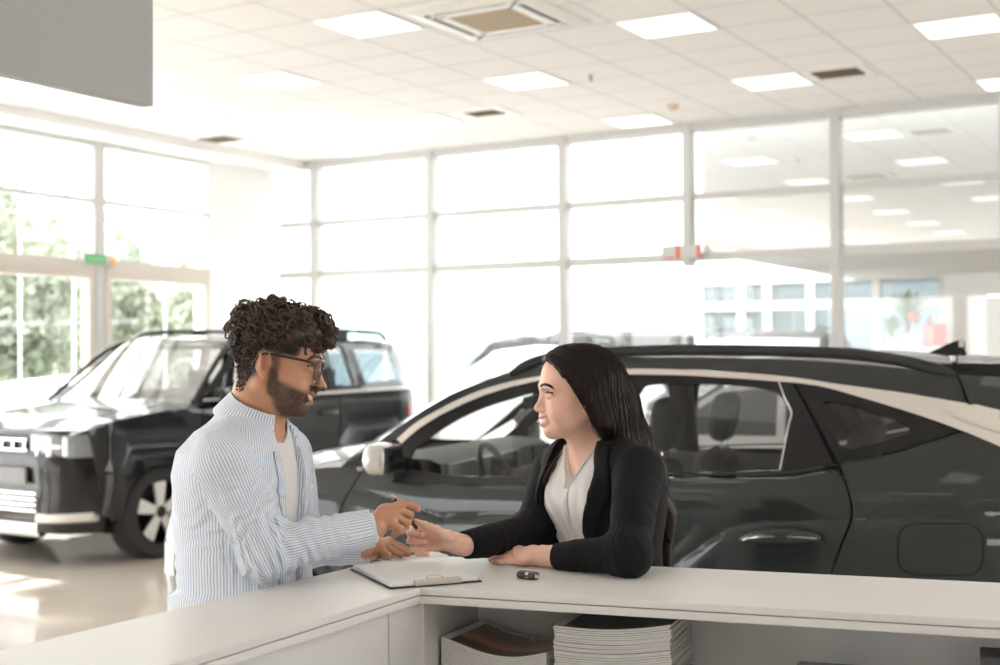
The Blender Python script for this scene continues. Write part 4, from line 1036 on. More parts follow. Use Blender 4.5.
# annex behind the right part of the glass wall
AY = 19.5
struct('wall_annex', MB().bb(-5.35, 5, GY + .45, GY + .6, 2.72, CEIL + .2).bb(-5.35, 5, GY + .6, AY + .2, 2.72, 2.80), mat('annex_grey', (.45, .445, .435), .8))
r = thing('annex_window', 'white framed window wall beyond the glass at right, over the roof of the dark crossover', 'window', (0, AY, 0))
xa = [onY(x, 300, AY)[0] for x in (700, 742, 768, 811, 838, 877, 944)]
za = [0.0, .75, onY(800, 305, AY)[2], onY(800, 278.5, AY)[2], 2.70]
b = MB()
for i, x in enumerate(xa): b.bb(x - .06, x + .06, -.06, .06, 0, 2.72)
for z in za[1:-1]: b.bb(xa[0], xa[-1], -.05, .05, z - .065, z + .065)
b.build('frame', M_frame, r)
for i in range(len(xa) - 1):
    for j in range(len(za) - 1): MB().bb(xa[i] + .05, xa[i + 1] - .05, -.01, .01, za[j] + .05, za[j + 1] - .05).build('pane', M_blue, r)
xr = onY(945, 300, AY - .5)[0]; xd = onY(985.5, 300, AY - .5)[0]
struct('wall_back', MB().bb(xr, xd, AY - .55, AY - .35, 0, 2.72).bb(xd, 4, AY - .55, AY - .35, onY(990, 295, AY - .5)[2], 2.72).bb(xr, xr + .1, AY - .35, AY, 0, 2.72).bb(xd + 1.0, 4, AY - .55, AY - .35, 0, 2.3), M_white)
struct('door_1', MB().bb(xd, xd + 1.0, AY - .40, AY - .34, 0, 2.4), mat('beige_door', (.55, .47, .41), .5))
# window-sill things: cabinet, plants, flowers, red box
yb = AY - .86; wl = onY(890, 345, yb); wr2 = onY(944, 345, yb); ztop = onY(915, 346, yb)[2]
r = thing('low_cabinet', 'low pale grey cabinet under the annex window carrying the plants', 'cabinet', ((wl[0] + wr2[0]) / 2, yb, 0))
hw = (wr2[0] - wl[0]) / 2 + .12
MB().bb(-hw, hw, -.25, .25, .0, ztop - .03).build('carcass', mat('cabinet_pale_grey', (.55, .55, .54), .5), r, bevel=.005)
MB().bb(-hw - .02, hw + .02, -.27, .27, ztop - .03, ztop).build('top', M_white, r, bevel=.005)
for k in (-1, 1): MB().bb(min(0, k * hw) + .01, max(0, k * hw) - .01, -.265, -.25, .10, ztop - .05).build('door', M_white, r, bevel=.004)
M_leaf = mat('plant_leaf_green', (.10, .24, .05), .5, var=.4, vscale=12)
def leafy(name, label, x, y, z, n, h, spread, seed, pot=(.10, .16), potm=None, cat='plant', col=None):
    rr = random.Random(seed); r = thing(name, label, cat, (x, y, z))
    MB().lathe([(.001, 0), (pot[0] * .75, 0), (pot[0], pot[1]), (pot[0] * .92, pot[1]), (pot[0] * .85, pot[1] - .02), (.001, pot[1] - .02)], n=20).build('pot', potm or M_white, r, True, 40)
    b = MB(); lf = MB()
    for i in range(n):
        a = rr.uniform(0, 2 * PI); s = rr.uniform(.15, 1) * spread; hh = pot[1] + h * rr.uniform(.35, 1)
        tip = np.array([math.cos(a) * s, math.sin(a) * s * .6, hh]); mid = np.array([tip[0] * .35, tip[1] * .35, pot[1] + (hh - pot[1]) * .7])
        c = smooth_curve([(0, 0, pot[1] - .03), mid, tip], 8); b.tube(c, .003, 5)
        d = c[-1] - c[-3]; d /= np.linalg.norm(d); w = np.cross(d, (0, 0, 1)); w /= np.linalg.norm(w) + 1e-9; L_ = rr.uniform(.07, .13); u = np.cross(w, d)
        P = [c[-1], c[-1] + d * L_ * .4 + w * L_ * .28, c[-1] + d * L_ - u * .02, c[-1] + d * L_ * .4 - w * L_ * .28, c[-1] + d * L_ * .45 + u * .012]
        lf.add(P, [(0, 1, 4), (1, 2, 4), (2, 3, 4), (3, 0, 4)])
    b.build('stem', mat('plant_stem', (.16, .25, .07), .6), r, True); lf.build('leaves', M_leaf, r, True, 180, solid=.002)
    return r
p = onY(906, 340, yb); leafy('potted_plant', 'bushy green potted plant on the low cabinet behind the crossover roof', p[0], yb + .12, ztop, 80, .55, .20, 3)
p = onY(893, 340, yb); leafy('potted_plant', 'shorter leafy green plant at the left end of the low cabinet', p[0], yb - .06, ztop, 40, .26, .10, 5, (.08, .1))
p = onY(918, 335, yb); r = leafy('flower_vase', 'white vase with an orange flower between the green plant and the red box', p[0], yb - .1, ztop, 14, .26, .03, 8, (.09, .2), mat('white_vase_glass', (.75, .76, .77), .15), 'vase')
b = MB()
for k in range(9):
    a = k * 2 * PI / 9; b.ell((-.03 + .035 * math.cos(a), -.05 + .015 * math.sin(a * 2), .40 + .035 * math.sin(a)), (.035, .02, .035), 10)
b.build('flower', mat('orange_petals', (.75, .16, .05), .5), r, True)
p = onY(936, 335, yb); r = thing('gift_box', 'upright red and white box at the right end of the low cabinet', 'box', (p[0], yb, ztop))
MB().bb(-.15, .13, -.06, .06, 0, .30).build('carton', mat('box_red', (.70, .12, .09), .5), r, bevel=.004)
MB().bb(-.15, -.02, -.064, -.06, .02, .28).build('label_panel', mat('box_pink', (.80, .45, .42), .5), r)
MB().bb(-.1, -.06, -.02, .02, .30, .40).build('handle_tab', mat('box_red', (.70, .12, .09), .5), r)
# trees outside the left windows
M_bark = mat('tree_bark', (.20, .15, .11), .9, var=.3)
def foliage_mat():
    m, nt, p_, out = nodes('tree_foliage'); L = nt.links.new
    oi = N(nt, 'ShaderNodeTexCoord'); nz = N(nt, 'ShaderNodeTexNoise'); nz.inputs['Scale'].default_value = 2.2; L(oi.outputs['Object'], nz.inputs['Vector'])
    cr = N(nt, 'ShaderNodeValToRGB'); cr.color_ramp.elements[0].color = (.15, .18, .115, 1); cr.color_ramp.elements[1].color = (.38, .405, .31, 1); cr.color_ramp.elements[0].position = .35; cr.color_ramp.elements[1].position = .65
    L(nz.outputs['Fac'], cr.inputs[0]); L(cr.outputs[0], p_.inputs['Base Color']); p_.inputs['Roughness'].default_value = .6
    tr = N(nt, 'ShaderNodeBsdfTranslucent'); L(cr.outputs[0], tr.inputs[0]); ad = N(nt, 'ShaderNodeMixShader'); ad.inputs[0].default_value = .5
    L(p_.outputs[0], ad.inputs[1]); L(tr.outputs[0], ad.inputs[2]); L(ad.outputs[0], out.inputs['Surface'])
    return m
M_fol = foliage_mat()
def tree(x, y, h, rad, seed, label):
    rr = np.random.default_rng(seed); r = thing('broadleaf_tree', label, 'tree', (x, y, G0), 0, 'trees outside the left windows')
    b = MB().tube(smooth_curve([(0, 0, -.1), (.05, .03, h * .3), (-.05, .05, h * .6), (0, 0, h * .85)], 12), np.linspace(.14, .05, 12), 8)
    for k in range(6):
        a = rr.uniform(0, 2 * PI); b.tube(smooth_curve([(0, 0, h * rr.uniform(.3, .5)), (math.cos(a) * rad * .4, math.sin(a) * rad * .4, h * .6), (math.cos(a) * rad * .7, math.sin(a) * rad * .7, h * .75)], 8), np.linspace(.05, .015, 8), 6)
    b.build('trunk', M_bark, r, True)
    n = 4200; cl = rr.normal(size=(26, 3)); cl /= np.linalg.norm(cl, axis=1)[:, None]; cl *= rr.uniform(.3, .85, (26, 1)); cl = cl * [rad, rad, h * .44] + [0, 0, h * .54]
    c = cl[rr.integers(0, 26, n)] + rr.normal(size=(n, 3)) * rad * .2; s = rr.uniform(.05, .12, n)
    A = rr.normal(size=(n, 3)); A /= np.linalg.norm(A, axis=1)[:, None]; Bv = np.cross(A, rr.normal(size=(n, 3))); Bv /= np.linalg.norm(Bv, axis=1)[:, None]
    V = np.stack([c - A * s[:, None], c + Bv * s[:, None] * .5, c + A * s[:, None], c - Bv * s[:, None] * .5], 1).reshape(-1, 3)
    V[:, 2] = np.maximum(V[:, 2], .3)
    mesh_obj('leaves', V, np.arange(4 * n).reshape(-1, 4), M_fol, r, smooth=False)
for px_, X_, h, rad, sd_, lb in ((18, -15.6, 4.4, 1.0, 1, 'pale green tree outside, framed by the leftmost lower window'), (62, -18.4, 4.6, 1.15, 2, 'pale green tree outside, just left of the thick white window post'), (128, -15.6, 3.6, .95, 6, 'bushy tree outside, just right of the thick white window post'), (182, -18.2, 4.2, 1.1, 4, 'pale green tree outside, in the window nearest the white corner'), (20, -22.5, 6.2, 1.6, 9, 'tallest pale tree outside, far behind the leftmost windows'), (118, -23.5, 5.6, 1.6, 11, 'pale tree outside, far behind the thick white window post')):
    x, y, _z = onX(px_, 330, X_)
    tree(x, y, h, rad, sd_, lb)
for x_, h_, lb in ((20, 4.2, 'slim white pole outside the leftmost lower window'), (74, 3.0, 'slim white pole outside, just left of the thick window post'), (165, 3.0, 'slim white pole outside, between the thick post and the white corner')):
    p = onX(x_, 330, -13.2); r = thing('flag_pole', lb, 'pole', (p[0], p[1], G0), 0, 'white poles outside')
    MB().tube([(0, 0, 0), (0, 0, h_)], .018, 12).build('shaft', M_frame, r, True, 60); MB().lathe([(.001, 0), (.09, 0), (.09, .02), (.04, .05)], n=16).build('base', M_frame, r, True, 40)
# ================================================================ reception counter
CH = 1.13
M_lam = mat('white_laminate', (.80, .775, .745), .38, var=.012, bump=.03, bscale=60)
M_lam2 = mat('white_laminate_panel', (.76, .745, .725), .5, var=.012)
eR = np.array([math.cos(math.radians(11.3)), math.sin(math.radians(11.3)), 0]); nR = np.array([-eR[1], eR[0], 0])
XL0, XL1 = -1.957, -1.618
A_in = np.array([-1.652, 2.452, 0])            # inner corner of the top
A_out = np.array([XL0, 2.842, 0])
def along(p, d): return p + eR * d
C0 = thing('reception_counter', 'white angled reception counter with open shelf in front of the two people', 'counter', (-1.6, 2.45, 0))
def rel(P): return [tuple(np.array(p) - np.array([-1.6, 2.45, 0])) for p in P]
RW = 2.9
outb = np.array([-1.333, 2.97, 0]); outb = A_out
top = [(XL0, -.6), (XL0, A_out[1]), tuple(along(A_out, RW + .35)[:2]), tuple(along(A_in, RW)[:2]), tuple(A_in[:2]), (-1.512, -.6)]
for nm, z1, z0, ins in (('worktop', CH, CH - .0165, 0), ('under_board', CH - .0185, CH - .036, .0015)):
    c = np.mean(np.array(top), 0)
    P = [(x, y, z1) for x, y in top]
    P = rel(P)
    MB().prism(P, np.zeros(3), np.array([0, 0, z0 - z1])).build(nm, M_lam, C0, bevel=.0015)
zt = CH - .0365
# left wing: inner face panel, outer face panel, corner post
def slab(p, q, th, z0, z1):
    p = np.array([*p, 0.]) if len(p) == 2 else np.array(p, float); q = np.array([*q, 0.]) if len(q) == 2 else np.array(q, float)
    d = (q - p) / np.linalg.norm(q - p); n = np.array([-d[1], d[0], 0]) * th
    return rel([p + [0, 0, z0], q + [0, 0, z0], q + n + [0, 0, z0], p + n + [0, 0, z0]]), np.array([0, 0, z1 - z0])
def slab_obj(name, p, q, th, z0, z1, m=M_lam2):
    P, h = slab(p, q, th, z0, z1); return MB().prism(P, np.zeros(3), h).build(name, m, C0, bevel=.0012)
yj = onX(390, 640, -1.66)[1]
slab_obj('side_panel', (-1.535, -.6), (-1.664, yj - .001), .018, .06, zt)
slab_obj('corner_panel', (-1.662, yj + .001), (-1.664, A_in[1] + .018), .018, .06, zt)
slab_obj('outer_panel', (XL0 + .05, -.6), (XL0 + .05, A_out[1] - .06), -.018, 0, zt)
slab_obj('back_panel', A_out + eR * .05 - nR * .06, along(A_out, RW + .3) - nR * .06, -.018, 0, zt)
# compartments along the right wing
pf = A_in + nR * .012 + eR * .004
for k, d in enumerate((0, 1.42, 2.80)):
    a = pf + eR * d; slab_obj('divider', a, a + nR * .36, -.018 if k else .018, .06, zt)
for z in (.70, .38, .06): slab_obj('shelf', pf + eR * .019, pf + eR * 2.78, .36, z, z + .018)
slab_obj('plinth', (-1.56, -.6), (-1.69, 2.45), .03, 0, .06); slab_obj('plinth', pf + nR * .03, pf + eR * 2.8 + nR * .03, .03, 0, .06)
# ---------------------------------------------------------------- magazines
M_paper = mat('magazine_pages', (.80, .785, .77), .75, var=.05, vscale=120)
def cover_mat(name, bands, border=.019, W_=.297, H_=.21):
    m, nt, p, out = nodes(name); L = nt.links.new
    tc = N(nt, 'ShaderNodeTexCoord'); sp = N(nt, 'ShaderNodeSeparateXYZ'); L(tc.outputs['Object'], sp.inputs[0])
    nz = N(nt, 'ShaderNodeTexNoise'); nz.inputs['Scale'].default_value = 18; L(tc.outputs['Object'], nz.inputs['Vector'])
    ad = N(nt, 'ShaderNodeMath', operation='MULTIPLY_ADD'); ad.inputs[1].default_value = .05; L(nz.outputs['Fac'], ad.inputs[0]); L(sp.outputs[1], ad.inputs[2])
    mr = N(nt, 'ShaderNodeMapRange'); mr.inputs['From Min'].default_value = 0; mr.inputs['From Max'].default_value = H_ + .05; L(ad.outputs[0], mr.inputs['Value'])
    cr = N(nt, 'ShaderNodeValToRGB'); el = cr.color_ramp.elements
    while len(el) < len(bands): el.new(.5)
    for e_, (q, c) in zip(el, bands): e_.position = q; e_.color = (*c, 1)
    L(mr.outputs[0], cr.inputs[0])
    def lt(o, v, op):
        g = N(nt, 'ShaderNodeMath', operation=op); g.inputs[1].default_value = v; L(o, g.inputs[0]); return g.outputs[0]
    mx = lt(sp.outputs[0], border, 'LESS_THAN'); m2 = lt(sp.outputs[1], border * .35, 'LESS_THAN')
    mm = N(nt, 'ShaderNodeMath', operation='MAXIMUM'); L(mx, mm.inputs[0]); L(m2, mm.inputs[1])
    m3 = lt(sp.outputs[1], H_ - border * .7, 'GREATER_THAN'); m4 = lt(sp.outputs[0], W_ - border * .5, 'GREATER_THAN')
    q = N(nt, 'ShaderNodeMath', operation='MAXIMUM'); L(mm.outputs[0], q.inputs[0]); L(m3, q.inputs[1])
    q2 = N(nt, 'ShaderNodeMath', operation='MAXIMUM'); L(q.outputs[0], q2.inputs[0]); L(m4, q2.inputs[1])
    fx = N(nt, 'ShaderNodeMix', data_type='RGBA'); L(q2.outputs[0], fx.inputs[0]); L(cr.outputs[0], fx.inputs[6]); fx.inputs[7].default_value = (.74, .72, .68, 1)
    L(fx.outputs[2], p.inputs['Base Color']); p.inputs['Roughness'].default_value = .3
    return m
M_cov1 = cover_mat('dusk_cover', [(.0, (.07, .055, .05)), (.28, (.14, .09, .065)), (.36, (.55, .30, .17)), (.55, (.27, .19, .15)), (1, (.17, .15, .14))])
M_cov2 = cover_mat('night_cover', [(.0, (.16, .10, .06)), (.2, (.10, .08, .06)), (.35, (.05, .06, .065)), (.7, (.06, .075, .085)), (1, (.04, .045, .05))], .02)
M_covp = mat('plain_cover_edge', (.70, .69, .68), .5)
def magazine(name, loc, rz, th, sag, cover, W_=.297, H_=.21):
    r = empty(name, loc, rz)
    nx = 18
    x = np.linspace(0, W_, nx); dz = sag(x / W_)
    lo = [[(a, b, z) for b in (0, H_)] for a, z in zip(x, dz)]; hi = [[(a, b, z + th * .70) for b in (0, H_)] for a, z in zip(x, dz)]
    lo, hi = np.array(lo), np.array(hi)
    mb = MB().grid(lo).grid(hi)
    for s_ in (0, 1): mb.grid(np.stack([lo[:, s_], hi[:, s_]], 1))
    for s_ in (0, -1): mb.grid(np.stack([lo[s_], hi[s_]], 1))
    mb.build('pages', M_paper, r, True, 30)
    c = hi + [0, 0, th * .02]; c2 = c + [0, 0, th * .12]
    ny = 8; t = np.linspace(0, 1, ny)[None, :, None]; g = c2[:, :1] * (1 - t) + c2[:, 1:] * t
    mb = MB().grid(g).grid(c)
    for s_ in (0, 1): mb.grid(np.stack([c[:, s_], c2[:, s_]], 1))
    mb.build('cover', cover, r, True, 30)
    return r
sag1 = lambda u: -.024 * np.sin(PI * np.clip(u, 0, 1) ** 1.15) - .012 * u
sag2 = lambda u: -.010 * np.sin(PI * u) + .018 * u + .004
def stack(topfl, ztop, rz, n, th, sag, cov, group, lab_top, lab, seed, W_=.297, jit=.0008):
    rr = random.Random(seed); base = None
    zb = ztop - n * th
    for k in range(n):
        last = k == n - 1
        loc = (topfl[0] + (0 if last else rr.uniform(-jit, jit)), topfl[1] + (0 if last else rr.uniform(-jit, jit)), zb + k * th)
        if k == 0: base = magazine('magazine', loc, rz, th, sag, M_covp, W_); o = base
        elif last: o = magazine('magazine', loc, rz, th, sag, cov, W_)
        else: o = copy_tree(base); o.location = loc; o.rotation_euler = (0, 0, rz + rr.uniform(-jit, jit))
        tag(o, lab_top if last else lab, 'magazine', group)
    return o
z1 = 1.003; p1 = onZ(434, 636, z1) + eR * .018
m1 = stack(p1, z1, math.radians(5), 50, .0049, sag1, M_cov1, 'magazines in the left shelf stack', 'top magazine of the left sagging stack, dusk-brown cover lettered SANTA FE', 'white-edged magazine below the top one in the left sagging stack on the counter shelf', 3, .262)
z2 = 1.052; p2 = onZ(554, 625, z2 - .0)
m2 = stack(p2, z2 - .004, math.radians(10), 67, .0049, sag2, M_cov2, 'magazines in the taller shelf stack', 'top magazine of the taller stack, dark cover, just under the worktop', 'white-edged magazine below the top one in the taller stack on the counter shelf', 4, .262, .0024)
fc = bpy.data.curves.new('cover_title', 'FONT'); fc.body = 'SANTA FE'; fc.size = .025; fc.extrude = .0002; fc.space_character = 1.25
fo = bpy.data.objects.new('cover_title', fc); COL.objects.link(fo); fo.parent = m1; fo.location = (.03, .160, .0022); fo.rotation_euler = (0, math.radians(11.5), 0)
bpy.context.view_layer.update()
tm = bpy.data.meshes.new_from_object(fo.evaluated_get(bpy.context.evaluated_depsgraph_get())); tm.materials.clear(); tm.materials.append(mat('cover_title_tan', (.62, .52, .44), .5))
to = bpy.data.objects.new('cover_title', tm); COL.objects.link(to); to.parent = m1; to.location = fo.location; to.rotation_euler = fo.rotation_euler
bpy.data.objects.remove(fo); to.name = 'cover_title'
# grey slivers at the lower right of the shelf: a tray with a dark box
pt = onZ(797, 664, 1.0); r = thing('ring_binder', 'grey binder standing in the shelf, only its top edge showing right of the magazines', 'binder', (pt[0], pt[1], .7185), math.radians(11.3))
M_tray = mat('binder_grey', (.24, .24, .25), .5)
for y_ in (0, .028): MB().bb(0, .24, y_, y_ + .003, 0, .2815).build('cover', M_tray, r, bevel=.001)
MB().bb(0, .003, .0035, .0275, 0, .2815).build('spine', M_tray, r, bevel=.001); MB().bb(.012, .225, .006, .025, .004, .27).build('pages', M_paper, r)
pt = onZ(982, 656, 1.03); r = thing('storage_box', 'dark grey box on the shelf at the bottom right corner of the photo', 'box', (pt[0], pt[1], .7185), math.radians(11.3))
MB().bb(0, .12, 0, .09, 0, .285).build('body', mat('box_charcoal', (.05, .05, .052), .6), r, bevel=.004)
MB().bb(-.003, .123, -.003, .093, .285, .3115).build('lid', mat('box_charcoal_lid', (.12, .12, .125), .6), r, bevel=.004)
# ---------------------------------------------------------------- clipboard
pNL, pNR, pFL, pFR = [onZ(x, y, CH + .004) for x, y in ((390, 588), (482, 580.5), (366, 563), (455, 556))]
u = (pNR - pNL); wcl = np.linalg.norm(u); u /= wcl; v = np.array([-u[1], u[0], 0]); ang = math.atan2(u[1], u[0]); hcl = .292
r = thing('clipboard', 'dark clipboard holding white paper on the counter between the hands', 'clipboard', (pNL[0], pNL[1], CH + .0005), ang)
MB().bb(0, wcl, 0, hcl, 0, .0035).build('board', mat('clipboard_navy', (.03, .035, .05), .45), r, bevel=.001)
P = []
for i, t in enumerate(np.linspace(0, 1, 14)):
    P.append([(.004 + (wcl - .012) * s_, .006 + (hcl - .014) * t, .009 + .006 * (s_ - .5) ** 2 * (1 - t) + .004 * t * (1 - s_)) for s_ in np.linspace(0, 1, 10)])
P = np.array(P); lowp = P.copy(); lowp[:, :, 2] = .004
mb = MB().grid(P).grid(lowp)
for E1, E2 in ((P[0], lowp[0]), (P[-1], lowp[-1]), (P[:, 0], lowp[:, 0]), (P[:, -1], lowp[:, -1])): mb.grid(np.stack([E1, E2], 1))
mb.build('paper', mat('document_paper', (.86, .855, .84), .7, var=.01), r, True, 30)
M_clip = mat('clip_satin_metal', (.62, .56, .48), .35, .6)
MB().bb(.058, .172, -.004, .014, .003, .0155).build('clip', M_clip, r, bevel=.003)
MB().tube(smooth_curve([(.095, .012, .012), (.10, .034, .017), (.115, .040, .018), (.13, .034, .017), (.135, .012, .012)], 20), .0018, 6).build('clip_loop', M_chrome, r, True)
p = onZ(440, 556, CH); r = thing('loose_paper', 'white sheet lying on the counter beyond the clipboard under the hands', 'paper', (p[0], p[1], CH + .0006), ang + .03)
MB().bb(-.16, .02, -.01, .10, 0, .0006).build('sheet', mat('document_paper', (.86, .855, .84), .7), r)
# ---------------------------------------------------------------- car key
p = onZ(528, 579, CH); r = thing('car_key', 'black folding car key lying on the counter beside the clipboard', 'key', (p[0], p[1], CH + .001), math.radians(-8))
q = Shape(); q.box((0, 0, .008), (.026, .013, .0075), rad=.007, k=.003).cap((-.018, 0, .008), (.02, 0, .009), .009, .007, k=.006, n=(0, 1, 0), f=1.5)
V, Fq = q.mesh(.0012); mesh_obj('shell', V, Fq, mat('key_black', (.014, .014, .015), .3, coat=.5), r)
MB().bb(.001, .010, -.0138, .0138, .003, .0165).build('silver_band', M_chrome, r, bevel=.0015)
MB().bb(.022, .029, -.009, .009, .004, .013).build('key_ring_loop', M_chrome, r, bevel=.002)
for x_ in (-.016, -.006): MB().lathe([(.001, .0172), (.0035, .0172), (.004, .0160)], (x_, 0, 0), 14).build('button', mat('key_button', (.05, .05, .05), .5), r, True)
MB().bb(-.029, -.026, -.004, .004, .005, .011).build('blade_pivot', M_chrome, r, bevel=.001)
# ================================================================ people
UP = np.array([0, 0, 1.0])
CFh = np.array([CF[0], CF[1], 0]); CFh /= np.linalg.norm(CFh); CRh = np.array([CFh[1], -CFh[0], 0])
def rot(v, axis, deg):
    a = np.array(Matrix.Rotation(math.radians(deg), 3, Vector(axis))); return a @ np.array(v)
def J(x, y, D): return at(x, y, D)
class HeadFrame:
    def __init__(s, c, yawF, pitch, roll, sc):
        s.c = np.array(c); F = np.array(yawF, float); F /= np.linalg.norm(F); L = np.cross(UP, F)
        F = rot(F, L, pitch); U = np.cross(F, L)
        L = rot(L, F, roll); U = rot(U, F, roll)
        s.F, s.L, s.U, s.s = F, L, U, sc; s.R = np.stack([F, L, U], 1)
    def __call__(s, x, y, z): return s.c + s.s * (s.F * x + s.L * y + s.U * z)
    def local(s, P): return ((P - s.c) @ s.R) / s.s
    def Rl(s, M): return s.R @ np.array(M)
def build_head(S, H, female=False):
    k = H.s; lr = .92 if female else .80; e = lambda c, r, kk=.02, op='+', M=None: S.ell(H(*c), np.array(r) * k, H.R if M is None else H.Rl(M), kk, op)
    cp = lambda a, b, ra, rb=None, kk=.01, op='+': S.cap(H(*a), H(*b), ra * k, None if rb is None else rb * k, kk, op)
    e((-.012, 0, .032), (.098, .077, .086)); e((.030, 0, .035), (.060, .066, .066), .03)
    e((.034, 0, -.040), (.057, .054, .070), .03)
    jw = .050 if female else .056
    for s_ in (-1, 1):
        cp((-.012, s_ * jw, -.055), (.064, s_ * .018, -.098), .017 if female else .020, .015, .03)
        e((.052, s_ * .043, -.036), (.026, .022, .020), .03)          # cheek
        e((.066, s_ * .040, -.050), (.018, .016, .016), .025)          # smiling cheek
        cp((.078, s_ * .046, .016), (.090, s_ * .014, .016), .009 if female else .012, None, .02)
        e((.097, s_ * .033, -.003), (.016, .019, .012), .012, '-')
        cp((.077, s_ * .048, .001), (.0880, s_ * .032, .0060), .0046, None, .005); cp((.0880, s_ * .032, .0060), (.084, s_ * .016, .000), .0046, None, .005)
        cp((.077, s_ * .048, -.004), (.0865, s_ * .032, -.0095), .0046, None, .005); cp((.0865, s_ * .032, -.0095), (.083, s_ * .016, -.004), .0046, None, .005)
    e((.074, 0, -.102), (.018, .020, .016), .025)                      # chin
    tip = (.109, 0, -.040) if female else (.116, 0, -.043)
    cp((.088, 0, .006), (tip[0] - .004, 0, tip[2] + .006), .0075, .0085, .012); e(tip, (.0095, .0105, .009), .008)
    for s_ in (-1, 1):
        e((tip[0] - .012, s_ * .0125, tip[2] - .003), (.0105, .0065, .0075), .006)
        e((tip[0] - .008, s_ * .006, tip[2] - .0105), (.004, .003, .003), .003, '-')
    e((.089, 0, -.066), (.018, .026, .014), .015)
    lw = .027
    for s_ in (-1, 1):
        cp((.1000, 0, -.0645), (.0925, s_ * .018, -.0620), .0046 * lr, .0040 * lr, .005); cp((.0925, s_ * .018, -.0620), (.079, s_ * .033, -.0555), .0040 * lr, .0024, .005)
        cp((.0970, 0, -.0835), (.0900, s_ * .017, -.0765), .0054 * lr, .0044 * lr, .006); cp((.0900, s_ * .017, -.0765), (.078, s_ * .032, -.0580), .0044 * lr, .0024, .006)
        cp((.107, 0, -.0735), (.0955, s_ * .018, -.0690), .0066, .0052, .003, '-'); cp((.0955, s_ * .018, -.0690), (.083, s_ * .030, -.0585), .0052, .0020, .003, '-')
        e((.060, s_ * .048, -.046), (.016, .013, .013), .02); e((.040, s_ * .045, -.068), (.032, .016, .026), .025)
    for s_ in (-1, 1):                                                 # ears
        M = np.array(Matrix.Rotation(math.radians(s_ * 18), 3, 'Z') @ Matrix.Rotation(math.radians(-12), 3, 'Y'))
        e((-.016, s_ * .081, -.008), (.0205, .0085, .034), .006, '+', M); e((-.011, s_ * .0890, -.005), (.0120, .0075, .022), .004, '-', M); e((-.0225, s_ * .0880, -.002), (.0035, .0040, .020), .004, '+', M)
        e((-.010, s_ * .081, -.036), (.009, .0055, .010), .004, '+', M)
def eyes(H, root, iris, off):
    for s_ in (-1, 1):
        c = H(.0755, s_ * .032, -.0015); r_ = .0124 * H.s
        mb = MB().ell((0, 0, 0), (r_, r_, r_), 24); V = np.array(mb.v)
        g = rot(H.F, UP, 0); d = V @ g / r_
        o = mb.build('eye', mat('eye_white', (.72, .69, .66), .15, coat=1, var=.01), root, True, 180); o.location = c - off
        b = MB(); gd = np.array(Vector((0, 0, 1)).rotation_difference(Vector(H.F)).to_matrix())
        b.lathe([(.0001, r_ * 1.004), (r_ * .30, r_ * .97), (r_ * .46, r_ * .905)], n=20, R=gd); b.build('iris', iris, o, True, 180)
        b = MB().lathe([(.0001, r_ * 1.012), (r_ * .2, r_ * .995)], n=16, R=gd); b.build('pupil', M_gap, o, True, 180)
def brow_lash(H, root, m, off, thick, dr, lash=False, female=False):
    for s_ in (-1, 1):
        zb = .020 if female else .021
        P = [H(.076, s_ * .058, zb - .008), H(.083, s_ * .052, zb - .001), H(.0935, s_ * .040, zb + .004), H(.0985, s_ * .026, zb + .003), H(.0995, s_ * .013, zb - .002)]
        P = np.array([dr.near(p, .0006)[0] for p in smooth_curve(P, 16)]); MB().tube(P - off, np.array([.3, .6, .9, 1.05, 1.1, 1.1, 1.1, 1.1, 1.1, 1.1, 1.1, 1.1, 1.1, 1.0, .9, .5]) * thick, 6, flat=(1.0, .7)).build('eyebrow', m, root, True, 180)
        if lash:
            P = [H(.0775, s_ * .0525, .0005), H(.083, s_ * .046, .0025), H(.0915, s_ * .034, .0040), H(.0905, s_ * .021, .0015)]
            P = np.array([dr.near(p, .0004)[0] for p in smooth_curve(P, 14)]); MB().tube(P - off, np.linspace(.0026, .0014, 14), 5).build('eyelash', m, root, True, 180)
def finger(S, pts, r0, r1, k=.004):
    rs = np.linspace(r0, r1, len(pts)); S.chain(pts, rs, k)
    for p, r in zip(pts[1:-1], rs[1:-1]): S.ell(p, (r * 1.06,) * 3, None, k)
def skin_mat(name, rough=.42):
    m, nt, p, out = nodes(name); L = nt.links.new
    a = N(nt, 'ShaderNodeAttribute', attribute_name='Col'); tc = N(nt, 'ShaderNodeTexCoord')
    nz = N(nt, 'ShaderNodeTexNoise'); nz.inputs['Scale'].default_value = 60; L(tc.outputs['Object'], nz.inputs['Vector'])
    mr = N(nt, 'ShaderNodeMapRange'); mr.inputs['To Min'].default_value = .94; mr.inputs['To Max'].default_value = 1.06; L(nz.outputs['Fac'], mr.inputs['Value'])
    vm = N(nt, 'ShaderNodeVectorMath', operation='SCALE'); L(a.outputs['Color'], vm.inputs[0]); L(mr.outputs[0], vm.inputs['Scale'])
    L(vm.outputs[0], p.inputs['Base Color']); p.inputs['Roughness'].default_value = rough
    p.inputs['Subsurface Weight'].default_value = .12; p.inputs['Subsurface Radius'].default_value = (.012, .005, .003); p.inputs['Subsurface Scale'].default_value = .5
    n2 = N(nt, 'ShaderNodeTexNoise'); n2.inputs['Scale'].default_value = 500; L(tc.outputs['Object'], n2.inputs['Vector'])
    b = N(nt, 'ShaderNodeBump'); b.inputs['Strength'].default_value = .08; b.inputs['Distance'].default_value = .002; L(n2.outputs['Fac'], b.inputs['Height']); L(b.outputs[0], p.inputs['Normal'])
    return m
